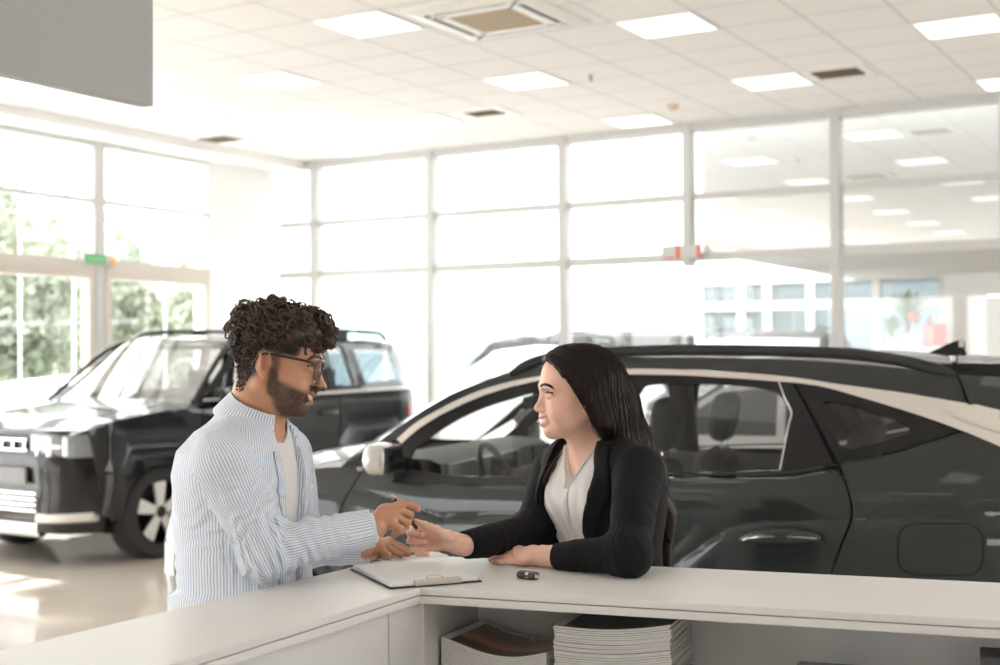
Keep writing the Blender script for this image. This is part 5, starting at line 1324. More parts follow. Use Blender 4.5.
def hair_mat(name, c0, c1, rough=.38, spec=.45):
    m, nt, p, out = nodes(name); L = nt.links.new
    tc = N(nt, 'ShaderNodeTexCoord'); nz = N(nt, 'ShaderNodeTexNoise'); nz.inputs['Scale'].default_value = 90; L(tc.outputs['Object'], nz.inputs['Vector'])
    mx = N(nt, 'ShaderNodeMix', data_type='RGBA'); mx.inputs[6].default_value = (*c0, 1); mx.inputs[7].default_value = (*c1, 1); L(nz.outputs['Fac'], mx.inputs[0]); L(mx.outputs[2], p.inputs['Base Color'])
    p.inputs['Roughness'].default_value = rough; p.inputs['Specular IOR Level'].default_value = spec
    return m
def sstep(a, b, x): t = np.clip((x - a) / (b - a), 0, 1); return t * t * (3 - 2 * t)
def legs(S, hip, L_, F_, floor_z=0.0, r=(.085, .058, .042), gap=.09, k=.04, foot=True):
    for s_ in (-1, 1):
        h = hip + L_ * gap * s_; kn = np.array([h[0], h[1], .50]) + F_ * .02; an = np.array([h[0], h[1], .085]) - F_ * .02
        S.cap(h, kn, r[0], r[1], k); S.cap(kn, kn * .55 + an * .45 - F_ * .012, r[1], r[1] * .92, .03); S.cap(kn * .55 + an * .45 - F_ * .012, an, r[1] * .9, r[2], .03)
        if foot: S.cap(an, an + F_ * .15 - UP * .052, r[2] * .9, .028, .03); S.cap(an - UP * .03, an + F_ * .02 - UP * .045, .038, .036, .03)
def cloth_mat(name, col, rough=.85, sheen=.1, stripe=None, bump=.25, bscale=900):
    m, nt, p, out = nodes(name); L = nt.links.new
    tc = N(nt, 'ShaderNodeTexCoord'); nz = N(nt, 'ShaderNodeTexNoise'); nz.inputs['Scale'].default_value = 40; L(tc.outputs['Object'], nz.inputs['Vector'])
    mr = N(nt, 'ShaderNodeMapRange'); mr.inputs['To Min'].default_value = .96; mr.inputs['To Max'].default_value = 1.03; L(nz.outputs['Fac'], mr.inputs['Value'])
    if stripe:
        a = N(nt, 'ShaderNodeAttribute', attribute_name='stripe'); d = N(nt, 'ShaderNodeMath', operation='DIVIDE'); d.inputs[1].default_value = stripe[0]; L(a.outputs['Fac'], d.inputs[0])
        f = N(nt, 'ShaderNodeMath', operation='FRACT'); L(d.outputs[0], f.inputs[0]); g = N(nt, 'ShaderNodeMath', operation='LESS_THAN'); g.inputs[1].default_value = stripe[1]; L(f.outputs[0], g.inputs[0])
        mx = N(nt, 'ShaderNodeMix', data_type='RGBA'); mx.inputs[6].default_value = (*col, 1); mx.inputs[7].default_value = (*stripe[2], 1); L(g.outputs[0], mx.inputs[0]); src = mx.outputs[2]
    else:
        rgb = N(nt, 'ShaderNodeRGB'); rgb.outputs[0].default_value = (*col, 1); src = rgb.outputs[0]
    vm = N(nt, 'ShaderNodeVectorMath', operation='SCALE'); L(src, vm.inputs[0]); L(mr.outputs[0], vm.inputs['Scale']); L(vm.outputs[0], p.inputs['Base Color'])
    p.inputs['Roughness'].default_value = rough; p.inputs['Sheen Weight'].default_value = sheen; p.inputs['Specular IOR Level'].default_value = .25
    n2 = N(nt, 'ShaderNodeTexNoise'); n2.inputs['Scale'].default_value = bscale; n2.inputs['Detail'].default_value = 2; L(tc.outputs['Object'], n2.inputs['Vector'])
    b = N(nt, 'ShaderNodeBump'); b.inputs['Strength'].default_value = bump; b.inputs['Distance'].default_value = .001; L(n2.outputs['Fac'], b.inputs['Height']); L(b.outputs[0], p.inputs['Normal'])
    return m
class Drape:
    """drops points on a finished mesh along a direction"""
    def __init__(s, V, Q):
        from mathutils.bvhtree import BVHTree
        s.t = BVHTree.FromPolygons([tuple(v) for v in V], [tuple(int(i) for i in q) for q in Q])
    def hit(s, p, d, off=0.0):
        h, n, i, dist = s.t.ray_cast(Vector(p), Vector(d))
        if h is None: return None
        n = np.array(n); d = np.array(d)
        if n @ d > 0: n = -n
        return np.array(h) + n * off
    def near(s, p, off=0.0):
        h, n, i, dist = s.t.find_nearest(Vector(p)); n = np.array(n)
        return np.array(h) + n * off, n
def disc(b, c, n, r, th=.002, m=14):
    R = np.array(Vector((0, 0, 1)).rotation_difference(Vector(n)).to_matrix())
    b.lathe([(.0001, th), (r * .8, th), (r, th * .5), (r, -th)], c, m, R=R)
    return b
# ---------------------------------------------------------------- the man
mF = rot(CRh, UP, -22); mL = np.cross(UP, mF)            # he faces right in the picture, turned a little to the camera
MH = HeadFrame(J(276, 359.5, 3.10), rot(CRh, UP, 2), 11, 0, 1.03)
m_root0 = np.array([*J(243, 520, 3.12)[:2], 0.0])
def mc(px, y, dF=0): return J(px, y, 3.12) + mF * dF
m_secs = [(246, 640, .165, .122), (246, 600, .165, .118), (245, 540, .170, .120), (244, 500, .178, .120), (243, 470, .184, .118), (243, 448, .172, .104), (246, 430, .12, .085), (251, 418, .06, .055)]
def m_loft(S, grow, k=.02):
    secs = []
    for px, y, hw, hd in m_secs: secs.append((J(px, y, 3.12), hw + grow, hd + grow))
    S.loft(secs, mF, mL, k, power=2.3); S.p[-1] = S.p[-1]
    return S
# loft wants halfX along mF = depth, halfY along mL = width
def m_torso(S, grow, k=.02):
    S.loft([(J(px, y, 3.12), hd + grow, hw + grow) for px, y, hw, hd in m_secs], mF, mL, k, power=2.3)
mSh, mEl, mWr = J(223, 464, 2.97), J(263, 551, 2.985), J(374, 528, 3.03)
mSh2, mEl2, mWr2 = J(281, 456, 3.30), J(303, 545, 3.40), J(370, 549, 3.375)
mb_ = Shape(); build_head(mb_, MH)
mb_.cap(MH(-.030, 0, -.05), J(249, 432, 3.12), .054, .060, .03); mb_.cap(MH(.012, 0, -.075), J(262, 430, 3.11), .036, .045, .03)
m_torso(mb_, -.016, .04)
mb_.cap(J(249, 440, 3.12), mSh, .055, .052, .05).cap(J(249, 440, 3.12), mSh2, .055, .052, .05)
for a, b_, c in ((mSh, mEl, mWr), (mSh2, mEl2, mWr2)): mb_.cap(a, b_, .052, .040, .02).cap(b_, c, .041, .027, .02)
m_hip = np.array([*J(244, 600, 3.12)[:2], .90]); mb_.ell(m_hip, (.12, .12, .12), None, .06); mb_.cap(m_hip, J(244, 640, 3.12), .11, .11, .06); legs(mb_, m_hip, mL, mF)
def hand(S, wr, palm, ks, fingers, thumb, r=.0092, pn=None, pf=.62):
    kc = np.mean([np.array(k) for k in ks], 0)
    S.cap(wr, wr * .5 + np.array(palm) * .5, .024, .026, .012, n=pn, f=.78)
    for kk in ks: S.cap(palm, kk, .019, .0105, .012)
    S.cap(ks[0], ks[-1], .011, .010, .008)
    for f in fingers: finger(S, f, r, r * .80)
    finger(S, thumb, r * 1.25, r * .92)
# right hand: holds the pen, index finger along the top
ks = [J(400, 505, 3.085), J(400, 510, 3.065), J(396, 516, 3.045), J(391, 522, 3.03)]
hand(mb_, mWr, J(386, 514, 3.06), ks, [[ks[0], J(411, 505.5, 3.09), J(418, 509, 3.085)], [ks[1], J(410, 515, 3.075), J(408, 524, 3.09)], [ks[2], J(407, 523, 3.05), J(401, 531, 3.065)], [ks[3], J(401, 530, 3.03), J(394, 535, 3.045)]],
     [J(384, 514, 3.09), J(396, 518, 3.115), J(408, 521.5, 3.11)], .0098)
ks = [J(389, 541, 3.43), J(388, 543.5, 3.405), J(385, 546, 3.38), J(381, 548, 3.36)]
hand(mb_, mWr2, J(377, 546, 3.395), ks, [[ks[0], J(401, 547, 3.43), J(412, 553, 3.42)], [ks[1], J(400, 550, 3.40), J(408, 554.5, 3.385)], [ks[2], J(393, 551.5, 3.37), J(401, 554.8, 3.36)], [ks[3], J(386, 553.3, 3.345), J(390, 555.8, 3.335)]],
     [J(373, 549.5, 3.36), J(369, 552.5, 3.345), J(364, 555, 3.34)], .0098)
Vb, Qb = mb_.mesh(.0024 * HS)
def man_col(P):
    q = MH.local(P); x, y, z = q.T; base = np.tile(np.array([.57, .288, .165]), (len(P), 1))
    head = (np.linalg.norm(q, axis=1) < .19)
    def mixc(m, c): 
        nonlocal base; m = np.clip(m, 0, 1)[:, None]; base = base * (1 - m) + np.array(c) * m
    mixc(.35 * head * np.exp(-((x - .055) ** 2 + (np.abs(y) - .045) ** 2 + (z + .04) ** 2) / .0012), (.52, .20, .12))
    mixc(.5 * (np.exp(-((x + .015) ** 2 + (np.abs(y) - .085) ** 2 + (z + .01) ** 2) / .0012)), (.55, .20, .12))
    lip = np.exp(-((z + .0645 - 9 * y * y) / .0042) ** 2) + np.exp(-((z + .0835 - 22 * y * y) / .0052) ** 2)
    # beard: jaw, chin, moustache
    n1 = vnoise(P, 260, 3) * .5 + vnoise(P, 120, 5) * .5
    edge = -.034 - .035 * np.clip((.078 - x) / .06, 0, 1) * 0 + .030 * np.clip((.018 - x) / .03, 0, 1)
    line = np.where(x > .02, -.052 - .28 * (x - .055), edge - .0)
    jaw = sstep(.012, -.010, z - line) * sstep(-.010, .012, x - .50 * np.clip(-.060 - z, 0, .1)) * sstep(-.134, -.118, z)
    mo = sstep(.0135, .0085, np.abs(z + .0535 - 4 * y * y)) * (np.abs(y) < .030) * (x > .080)
    around = ((np.abs(y) < .020) & (z < -.0600) & (z > -.089) & (x > .085))
    burn = .6 * sstep(.028, .012, x) * sstep(-.006, .010, x) * sstep(.04, .02, z) * sstep(-.085, -.07, z)
    bd = np.clip(jaw * (.82 + .18 * sstep(.045, .075, x)) * (1 - around) + mo + burn, 0, 1) * head
    mixc(np.clip(1.15 * bd, 0, 1) * (.90 + .14 * n1), (.026, .015, .011))
    mixc(.85 * (np.abs(y) < .031) * (x > .078) * np.clip(lip, 0, 1) * head * (z < -.055), (.33, .15, .115))
    # cropped hair on the sides and nape
    fade = head * sstep(-.085, -.030, z) * sstep(.010, -.020, x - .55 * np.clip(z - .01, 0, .1) + .7 * np.clip(-z, 0, .1)) * (1 - np.exp(-(((x + .016) / .02) ** 2 + ((z + .01) / .034) ** 2) ** 2) * (np.abs(y) > .074))
    side = head * sstep(.0, .012, z - .012) * sstep(.058, .044, x - .2 * z) * (x > -.02)
    mixc(np.clip(1.6 * np.maximum(fade, side), 0, 1) * (.95 + .05 * n1), (.030, .020, .016))
    mixc(head * .9 * (np.abs(z + .0735 - 14 * y * y) < .0062 - 4.5 * y * y) * (x > .070) * (x < .0955 - 14 * y * y) * (np.abs(y) < .029), (.12, .03, .03))
    return base
M_skin_m = skin_mat('tan_skin'); M_skin_w = skin_mat('fair_skin')
man = mesh_obj('person', Vb, Qb, M_skin_m, None, m_root0, {'Col': man_col(Vb)}); man.location = m_root0
tag(man, 'man with curly dark hair, beard and glasses in a pale striped shirt', 'person')
M_hair_m = hair_mat('dark_brown_hair', (.016, .009, .006), (.075, .042, .026), .36)
eyes(MH, man, mat('brown_iris', (.06, .03, .015), .2), m_root0)
brow_lash(MH, man, M_hair_m, m_root0, .0040, Drape(Vb, Qb), True)
# teeth
def teeth(H, root, off):
    g = [[H(.0975 - 19 * y * y, y, z + 11 * y * y) - off for z in (-.0655, -.0715, -.0785)] for y in np.linspace(-.027, .027, 21)]
    MB().grid(g).build('teeth', mat('tooth_white', (.82, .79, .74), .25, coat=.5), root, True, 180, solid=.002)
teeth(MH, man, m_root0)
# hair: dense curls on top
hs = Shape(); hs.ell(MH(.000, 0, .068), np.array((.108, .086, .060)) * MH.s, MH.R, .02); hs.ell(MH(.055, 0, .072), np.array((.052, .064, .040)) * MH.s, MH.R, .03); hs.ell(MH(-.05, 0, .05), np.array((.062, .076, .055)) * MH.s, MH.R, .03)
hs.ell(MH(.105, 0, -.015), np.array((.055, .09, .062)) * MH.s, MH.R, .01, '-')
hs.disp(lambda P: .005 * vnoise(P, 85, 11) + .003 * vnoise(P, 190, 12))
Vh, Qh = hs.mesh(.003 * HS)
hair = mesh_obj('hair', Vh, Qh, M_hair_m, man, m_root0)
rr = np.random.default_rng(5); curls = MB()
def curl(c, n, out, R_, turns, pitch, r_):
    n = n / np.linalg.norm(n); a = np.cross(n, rr.normal(size=3)); a /= np.linalg.norm(a); b_ = np.cross(n, a)
    t = np.linspace(0, 1, int(13 * turns)); ph = rr.uniform(0, 2 * PI); Rr = R_ * (1 - .35 * t)
    P = c + n * ((t - .3) * pitch * turns)[:, None] + a * (Rr * np.cos(2 * PI * turns * t + ph))[:, None] + b_ * (Rr * np.sin(2 * PI * turns * t + ph))[:, None]
    curls.tube(P - m_root0, r_ * np.r_[np.ones(len(t) - 3), .8, .6, .3], 5)
cnt = 0
while cnt < 470:
    i = rr.integers(0, len(Vh)); p = Vh[i]; q = MH.local(p[None])[0]
    if q[2] < .012 + (.035 if abs(q[1]) > .066 else 0) + .28 * max(0, q[0] - .06) or (q[0] < -.06 and q[2] < .03): continue
    n = p - MH(-.005, 0, .05); n /= np.linalg.norm(n); n = n + rr.normal(size=3) * .55
    if q[0] > .06: n = n + MH.F * .25 + MH.U * .1
    curl(p + (p - MH(0, 0, .05)) * rr.uniform(-.09, .06), n, 0, rr.uniform(.0070, .0150), rr.uniform(1.0, 1.9), rr.uniform(.006, .013), rr.uniform(.0020, .0034)); cnt += 1
for k in range(46):                                                    # loose fringe and flyaways
    y = rr.uniform(-.055, .055); p = MH(rr.uniform(.090, .118), y, rr.uniform(.046, .095)); curl(p, MH.F * .5 - MH.U + rr.normal(size=3) * .4, 0, rr.uniform(.006, .010), rr.uniform(1.4, 2.2), .007, .0019)
for k in range(40):
    a = rr.uniform(-1.2, 1.5); p = MH(.115 * math.sin(a) + .005, rr.uniform(-.05, .05), .06 + .074 * math.cos(a)); curl(p, MH.U + rr.normal(size=3) * .7, 0, rr.uniform(.006, .011), rr.uniform(1.2, 1.8), .006, .0019)
st_ = MB(); qa = MH.local(Vb); cand = np.where((np.linalg.norm(qa, axis=1) < .16) & (np.abs(qa[:, 1]) > .03) & (qa[:, 2] > -.082) & (qa[:, 0] < .045 + .2 * qa[:, 2]) & (qa[:, 2] < .06) & (np.abs(qa[:, 1]) < .080) & ((qa[:, 0] < -.030 + .35 * (qa[:, 2] + .01)) | (qa[:, 2] > .022)))[0]
for i in rr.choice(cand, 2600):
    p = Vb[i]; n = p - MH(-.01, 0, .02); n /= np.linalg.norm(n); L_ = .003 + .006 * np.clip((MH.local(p[None])[0, 2] + .06) / .1, 0, 1); d = n * .5 - MH.U * .6 - MH.F * .35 + rr.normal(size=3) * .35
    st_.tube(np.array([p - n * .001, p + n * .001 + d * L_ * .5, p + n * .0005 + d * L_]) - m_root0, [.0011, .0010, .0004], 4)
st_.build('stubble', M_hair_m, hair, True, 180, weld=False)
curls.build('curl', M_hair_m, hair, True, 180, weld=False)
# glasses
gl = empty('eyeglasses'); gl.parent = man
M_specs = mat('spectacle_frame_black', (.012, .014, .02), .3, coat=.5)
def HL(*a): return MH(*a) - m_root0
for s_ in (-1, 1):
    loop = []
    for t in np.linspace(0, 2 * PI, 40, endpoint=False):
        ct, st = math.cos(t), math.sin(t); yy = s_ * (.034 + .0255 * np.sign(ct) * abs(ct) ** .75); zz = -.005 + .0205 * np.sign(st) * abs(st) ** .75
        loop.append(HL(.1075 - 3.2 * (yy ** 2) - .04 * (zz + .005) * 0, yy, zz))
    loop.append(loop[0]); MB().tube(loop, .0017, 6, cap=False).build('lens_rim', M_specs, gl, True, 180)
    c = np.mean(loop[:-1], 0); MB().grid([[c + (p - c) * k for k in (.02, .5, .98)] for p in loop]).build('lens', glass('spectacle_lens', (.93, .95, .96), 1.6), gl, True, 180)
    MB().tube(smooth_curve([HL(.0955, s_ * .0595, .008), HL(.070, s_ * .071, .011), HL(.02, s_ * .079, .012), HL(-.018, s_ * .0865, .010), HL(-.034, s_ * .083, -.006), HL(-.040, s_ * .080, -.020)], 24), .0021, 6, flat=(1.4, .8), up=UP).build('temple_arm', M_specs, gl, True, 180)
MB().tube(smooth_curve([HL(.1070, -.0085, .003), HL(.1125, 0, .006), HL(.1070, .0085, .003)], 10), .0017, 6).build('bridge', M_specs, gl, True, 180)
# white T-shirt
ts = Shape(); m_torso(ts, .003, .02); ts.cap(J(249, 440, 3.12), mSh, .060, .058, .05).cap(J(249, 440, 3.12), mSh2, .060, .058, .05)
ts.cap(J(256, 440, 3.11), MH(.0, 0, -.07), .066, .060, .01, '-')
ts.disp(lambda P: .0025 * vnoise(P * [1, 1, .35], 22, 4))
Vt, Qt = ts.mesh(.005 * HS); tee = mesh_obj('t_shirt', Vt, Qt, cloth_mat('white_tshirt_cotton', (.78, .76, .74)), man, m_root0)
# shirt body, sleeves, collar, cuffs
M_shirt = cloth_mat('striped_shirt_cotton', (.84, .85, .87), stripe=(.0066, .42, (.42, .51, .68)), bump=.15)
def folds(P):
    d = np.zeros(len(P))
    for c, ax_, amp, lam, wid in ((mEl, mWr - mEl, .0080, .022, .080), (mEl * .6 + mWr * .4, (mWr - mEl) + .12 * UP, .0035, .028, .09), (J(262, 500, 2.95), mEl - mSh + .1 * CRh, .004, .030, .08), (J(230, 520, 3.0), mEl - mSh, .0045, .034, .10), (J(205, 540, 3.1), np.array([.3, .2, 1.]), .0035, .045, .12), (J(290, 520, 3.1), mWr - mEl, .004, .022, .06)):
        a = np.array(ax_) / np.linalg.norm(ax_); q = P - c; s_ = q @ a + .02 * vnoise(P, 14, 2) + .008 * vnoise(P, 30, 6)
        d = d + amp * np.sin(2 * PI * s_ / lam) * np.exp(-(q ** 2).sum(1) / wid ** 2)
    return d + .003 * vnoise(P * [1, 1, .6], 16, 8) + .0015 * vnoise(P, 38, 9)
sb = Shape(); m_torso(sb, .016, .02)
sb.loft([(J(px, y, 3.12) , hd, hw) for px, y, hd, hw in ((243, 690, .155, .190), (243, 640, .150, .187), (242, 590, .146, .184))], mF, mL, .03)
sb.cap(J(246, 436, 3.12), mSh, .066, .072, .05).cap(J(246, 436, 3.12), mSh2, .066, .072, .05)
sb.cap(J(252, 425, 3.11), MH(.0, 0, -.07), .062, .064, .012, '-')
cF = J(246, 480, 3.12)
def gapline(z):                                                        # centre and half width of the open front, along mL, by height
    zz = [.95, 1.15, 1.27, 1.36, 1.43, 1.50]; return np.interp(z, zz, [.0, .0, .005, .008, .010, .010]), np.interp(z, zz, [.030, .030, .034, .042, .046, .05])
class _Wedge:
    pass
def wedge(P):
    l = (P - cF) @ mL; f = (P - cF) @ mF; c, w_ = gapline(P[:, 2]); return np.maximum(np.abs(l - c) - w_, -(f - .02))
sb.p.append((wedge, cF, 1.0, '-', .006)); sb.disp(folds)
Vs, Qs = sb.mesh(.0042 * HS)
q_ = Vs - cF; th_ = np.arctan2(q_ @ mL, q_ @ mF); u_ = th_ * .165; u_ = np.where(np.abs(wedge(Vs)) < .006, q_ @ mF, u_); yoke = Vs[:, 2] > 1.455
shirt = mesh_obj('shirt', Vs, Qs, M_shirt, man, m_root0, {'stripe': u_ + 10})
def sleeve(a, b_, c, ra, rb, rc, name):
    S_ = Shape(); d0 = (a - b_) / np.linalg.norm(a - b_)
    S_.cap(a, b_, ra, rb, .03).cap(b_, c, rb, rc, .035); S_.ell(b_, (rb * 1.08,) * 3, None, .02)
    S_.disp(folds); V, Q = S_.mesh(.0036 * HS)
    ab = b_ - a; bc = c - b_
    ta = np.clip(((V - a) @ ab) / (ab @ ab), -.3, 1); tb = np.clip(((V - b_) @ bc) / (bc @ bc), 0, 1.2)
    da = np.linalg.norm(V - (a + ta[:, None] * ab), axis=1); db = np.linalg.norm(V - (b_ + tb[:, None] * bc), axis=1)
    def ang_(ax_, o):
        w_ = ax_ / np.linalg.norm(ax_); hinge = np.cross(ab, bc); hinge /= np.linalg.norm(hinge); x_ = hinge; y_ = np.cross(w_, x_)
        return np.arctan2((V - o) @ y_, (V - o) @ x_)
    u = np.where(da / ra < db / rb, ang_(ab, a) * (ra + rb) / 2, ang_(bc, b_) * rb * .95)
    return mesh_obj(name, V, Q, M_shirt, shirt, m_root0, {'stripe': u + 10}), (V, Q)
e1 = mWr + (mEl - mWr) * .10
sl, slg = sleeve(mSh, mEl, e1, .080, .060, .043, 'sleeve'); sleeve(mSh2, mEl2, mWr2 + (mEl2 - mWr2) * .12, .078, .054, .040, 'sleeve')
def cuff(w_, el, r0, r1):
    d = (el - w_) / np.linalg.norm(el - w_); a = w_ + d * .004; b_ = w_ + d * .072; x_ = np.cross(d, UP); x_ /= np.linalg.norm(x_); y_ = np.cross(d, x_)
    prof = [(0, r0 - .004), (0, r0), (.01, r0 + .001), (.055, r1), (.066, r1 - .001), (.068, r1 - .006)]
    ph = np.linspace(0, 2 * PI, 49); G = np.array([[a + d * h + (x_ * math.cos(t) + y_ * math.sin(t)) * (r + .001 * math.sin(3 * t)) for h, r in prof] for t in ph]) - m_root0
    mb = MB().grid(G); o = mb.build('cuff', M_shirt, shirt, True, 50)
    u = np.array([(math.atan2((np.array(v.co) + m_root0 - a) @ y_, (np.array(v.co) + m_root0 - a) @ x_)) * r0 for v in o.data.vertices], np.float32) + 10
    at_ = o.data.attributes.new('stripe', 'FLOAT', 'POINT'); at_.data.foreach_set('value', u)
    return o, a, d, x_, y_
o, a, d, x_, y_ = cuff(mWr, mEl, .0435, .0475); cuff(mWr2, mEl2, .041, .044)
M_btn = mat('shirt_button', (.75, .68, .52), .3)
sd_ = np.sign(x_ @ -CFh) or 1; bn = x_ * sd_ * .75 - y_ * np.sign(y_ @ UP) * .65; bn /= np.linalg.norm(bn)
disc(MB(), a + d * .03 + bn * .047 - m_root0, bn, .0055).build('button', M_btn, shirt, True, 40)
# collar: stand and folded leaf
def ring_pts(axis_c, axis, F0, r, h, a0, a1, n, ry=1.0):
    ax_ = np.array(axis) / np.linalg.norm(axis); f = F0 - ax_ * (F0 @ ax_); f /= np.linalg.norm(f); l = np.cross(ax_, f)
    return [axis_c + ax_ * h + (f * math.cos(t) + l * ry * math.sin(t)) * r for t in np.linspace(a0, a1, n)]
ca = np.array(MH(-.01, 0, -.07) - J(247, 436, 3.12)); cc = J(256, 411, 3.11)
a0, a1 = math.radians(22), math.radians(338)
stand0 = ring_pts(cc, ca, mF, .074, -.034, a0, a1, 60, 1.02); stand1 = ring_pts(cc, ca, mF, .066, .020, a0, a1, 60, 1.02)
rows = [stand0, stand1]
tt = np.linspace(0, 1, 60); front = np.abs(tt - .5) * 2
lo = ring_pts(cc, ca, mF, .093, -.032, a0, a1, 60, 1.02); lo = [p - ca / np.linalg.norm(ca) * (.056 * max(0, f_ - .62) / .38) + mF * .022 * max(0, f_ - .6) / .4 for p, f_ in zip(lo, front)]
mid = ring_pts(cc, ca, mF, .070, .023, a0, a1, 60, 1.02)
G = np.array([stand0, stand1, mid, [p * .5 + q * .5 + 0 for p, q in zip(mid, lo)], lo]).transpose(1, 0, 2) - m_root0
col = MB().grid(G).build('collar', M_shirt, shirt, True, 60, solid=.0025)
def set_stripe(o, fn):
    u = np.array([fn(np.array(v.co) + m_root0) for v in o.data.vertices], np.float32); a_ = o.data.attributes.new('stripe', 'FLOAT', 'POINT'); a_.data.foreach_set('value', u)
axn = ca / np.linalg.norm(ca); f0 = mF - axn * (mF @ axn); f0 /= np.linalg.norm(f0); l0 = np.cross(axn, f0)
set_stripe(col, lambda p: 10 + math.atan2((p - cc) @ l0, (p - cc) @ f0) * .07)
# plackets and buttons on the shirt fronts
dr = Drape(Vs, Qs)
for s_ in (-1, 1):
    rows = []
    for z in np.linspace(1.06, 1.43, 26):
        c, w_ = gapline(np.array([z])); row = []
        for dl in (.001, .010, .020, .030):
            p = cF + mL * (c[0] + s_ * (w_[0] + dl)) + mF * .35; p[2] = z; h = dr.hit(p, -mF, .0022)
            row.append(h if h is not None else p - mF * .22)
        rows.append(np.array(row))
    G = np.array(rows) - m_root0; o = MB().grid(G).build('placket', M_shirt, shirt, True, 60, solid=.002, weld=False)
    a_ = o.data.attributes.new('stripe', 'FLOAT', 'POINT'); a_.data.foreach_set('value', np.tile(np.array([.001, .010, .020, .030], np.float32) + 5, 26))
    if s_ < 0:
        for z in (1.41, 1.33, 1.24, 1.15):
            k = np.argmin(np.abs(np.linspace(1.06, 1.43, 26) - z)); c = (G[k, 1] + G[k, 2]) / 2; disc(MB(), c + mF * .001, mF, .0056, .0022).build('button', M_btn, shirt, True, 40)
pk = []
for z in np.linspace(1.22, 1.34, 8): pk.append([dr.hit(np.array([*(cF + mL * l_ + mF * .35)[:2], z]), -mF, .003) for l_ in np.linspace(.06, .15, 6)])
if all(p is not None for r_ in pk for p in r_):
    o = MB().grid(np.array(pk) - m_root0).build('pocket', M_shirt, shirt, True, 60, solid=.003); set_stripe(o, lambda p: 10 + ((p - cF) @ mL) + .002)
disc(MB(), lo[2] * .75 + mid[2] * .25 - m_root0 + mF * .004, mF, .0052, .002).build('button', M_btn, shirt, True, 40); disc(MB(), lo[-3] * .75 + mid[-3] * .25 - m_root0 + mF * .004, mF, .0052, .002).build('button', M_btn, shirt, True, 40)
# trousers and shoes
def lower(root, off, hip, L_, F_, mt, ms, zt, skirt=False):
    t_ = Shape(); legs(t_, hip, L_, F_, 0, (.105, .080, .068), .09, .05, False); t_.ell(hip, (.15, .16, .14), None, .06); t_.cap(hip, np.array([hip[0], hip[1], zt]), .135, .13, .06)
    V, Q = t_.mesh(.012 * HS); mesh_obj('trousers', V, Q, mt, root, off)
    for s_ in (-1, 1):
        h = hip + L_ * .09 * s_; an = np.array([h[0], h[1], .05]) - F_ * .02; S_ = Shape(); S_.cap(an - F_ * .03 , an + F_ * .16 - UP * .008, .046, .040, .02); S_.cap(an + UP * .05, an, .05, .05, .03)
        S_.box(an + F_ * .06 - UP * .2, (.3, .3, .158), None, .002, .002, '-'); V, Q = S_.mesh(.008 * HS); mesh_obj('shoe', V, Q, ms, root, off)
lower(man, m_root0, m_hip, mL, mF, cloth_mat('dark_blue_trousers', (.03, .04, .07)), mat('shoe_leather_black', (.02, .018, .016), .4), 1.0)
# ---------------------------------------------------------------- the pen
pa, pb = J(391.5, 495, 3.075), J(417.2, 529, 3.148)
pen = empty('pen', tuple(pa)); tag(pen, 'slim dark pen with silver clip held between the two hands', 'pen')
def seg(t): return (pb - pa) * t
MB().tube([seg(.10), seg(.72)], .0046, 12).build('barrel', mat('pen_barrel_dark', (.03, .03, .033), .3, .3, coat=.5), pen, True, 50)
MB().tube([seg(.72), seg(.97)], [.0050, .0044], 12).build('grip', mat('pen_grip_black', (.012, .012, .012), .6), pen, True, 50)
MB().tube([seg(.97), seg(1.06)], [.0038, .0010], 10).build('tip', M_chrome, pen, True, 50)
MB().tube([seg(0), seg(.10)], .0044, 12).build('cap', M_chrome, pen, True, 50); MB().tube([seg(-.08), seg(0)], .0028, 10).build('push_button', M_chrome, pen, True, 50)
cn = np.cross(seg(1), UP); cn /= np.linalg.norm(cn); MB().tube([seg(.03) + cn * .005, seg(.05) + cn * .0085, seg(.30) + cn * .0075], .0016, 6).build('clip', M_chrome, pen, True, 50)
# ---------------------------------------------------------------- the woman
wF = rot(-CRh, UP, 38); wL = np.cross(UP, wF)           # faces left, turned towards the camera
if wF @ CFh > 0: wF = rot(-CRh, UP, -38); wL = np.cross(UP, wF)
hF = rot(-CRh, UP, 11)
if hF @ CFh > 0: hF = rot(-CRh, UP, -11)
WH = HeadFrame(J(577, 391.5, 3.38), hF, 2, 0, .965)
w_root0 = np.array([*J(606, 520, 3.44)[:2], 0.0])
w_secs = [(608, 640, .150, .112), (607, 590, .140, .100), (606, 545, .135, .096), (605, 510, .150, .110), (604, 485, .156, .112), (604, 465, .158, .096), (602, 450, .140, .075), (599, 440, .085, .055)]
def w_torso(S, grow, k=.02):
    S.loft([(J(px, y, 3.44), hd + grow, hw + grow) for px, y, hw, hd in w_secs], wF, wL, k, power=2.2)
wSh, wEl, wWr = J(638, 470, 3.27), J(629, 554, 3.07), J(553, 556, 3.19)
wSh2, wEl2, wWr2 = J(556, 470, 3.58), J(534, 531, 3.43), J(464, 545.5, 3.20)
w_ = Shape(); build_head(w_, WH, True)
w_.cap(WH(-.028, 0, -.045), J(600, 462, 3.43), .046, .050, .03); w_.cap(WH(.012, 0, -.075), J(592, 466, 3.41), .032, .040, .03)
w_torso(w_, -.010, .04)
w_.cap(J(600, 455, 3.44), wSh, .045, .045, .05).cap(J(600, 455, 3.44), wSh2, .045, .045, .05)
for s_ in (-1, 1): w_.ell(J(603, 505, 3.44) + wF * .068 + wL * .058 * s_, (.058, .058, .062), None, .05)
for a, b_, c in ((wSh, wEl, wWr), (wSh2, wEl2, wWr2)): w_.cap(a, b_, .044, .034, .02).cap(b_, c, .035, .0225, .02)
w_hip = np.array([*J(608, 620, 3.44)[:2], .88]); w_.ell(w_hip, (.12, .12, .12), None, .06); w_.cap(w_hip, J(608, 640, 3.44), .10, .10, .06); legs(w_, w_hip, wL, wF, 0, (.085, .056, .038))
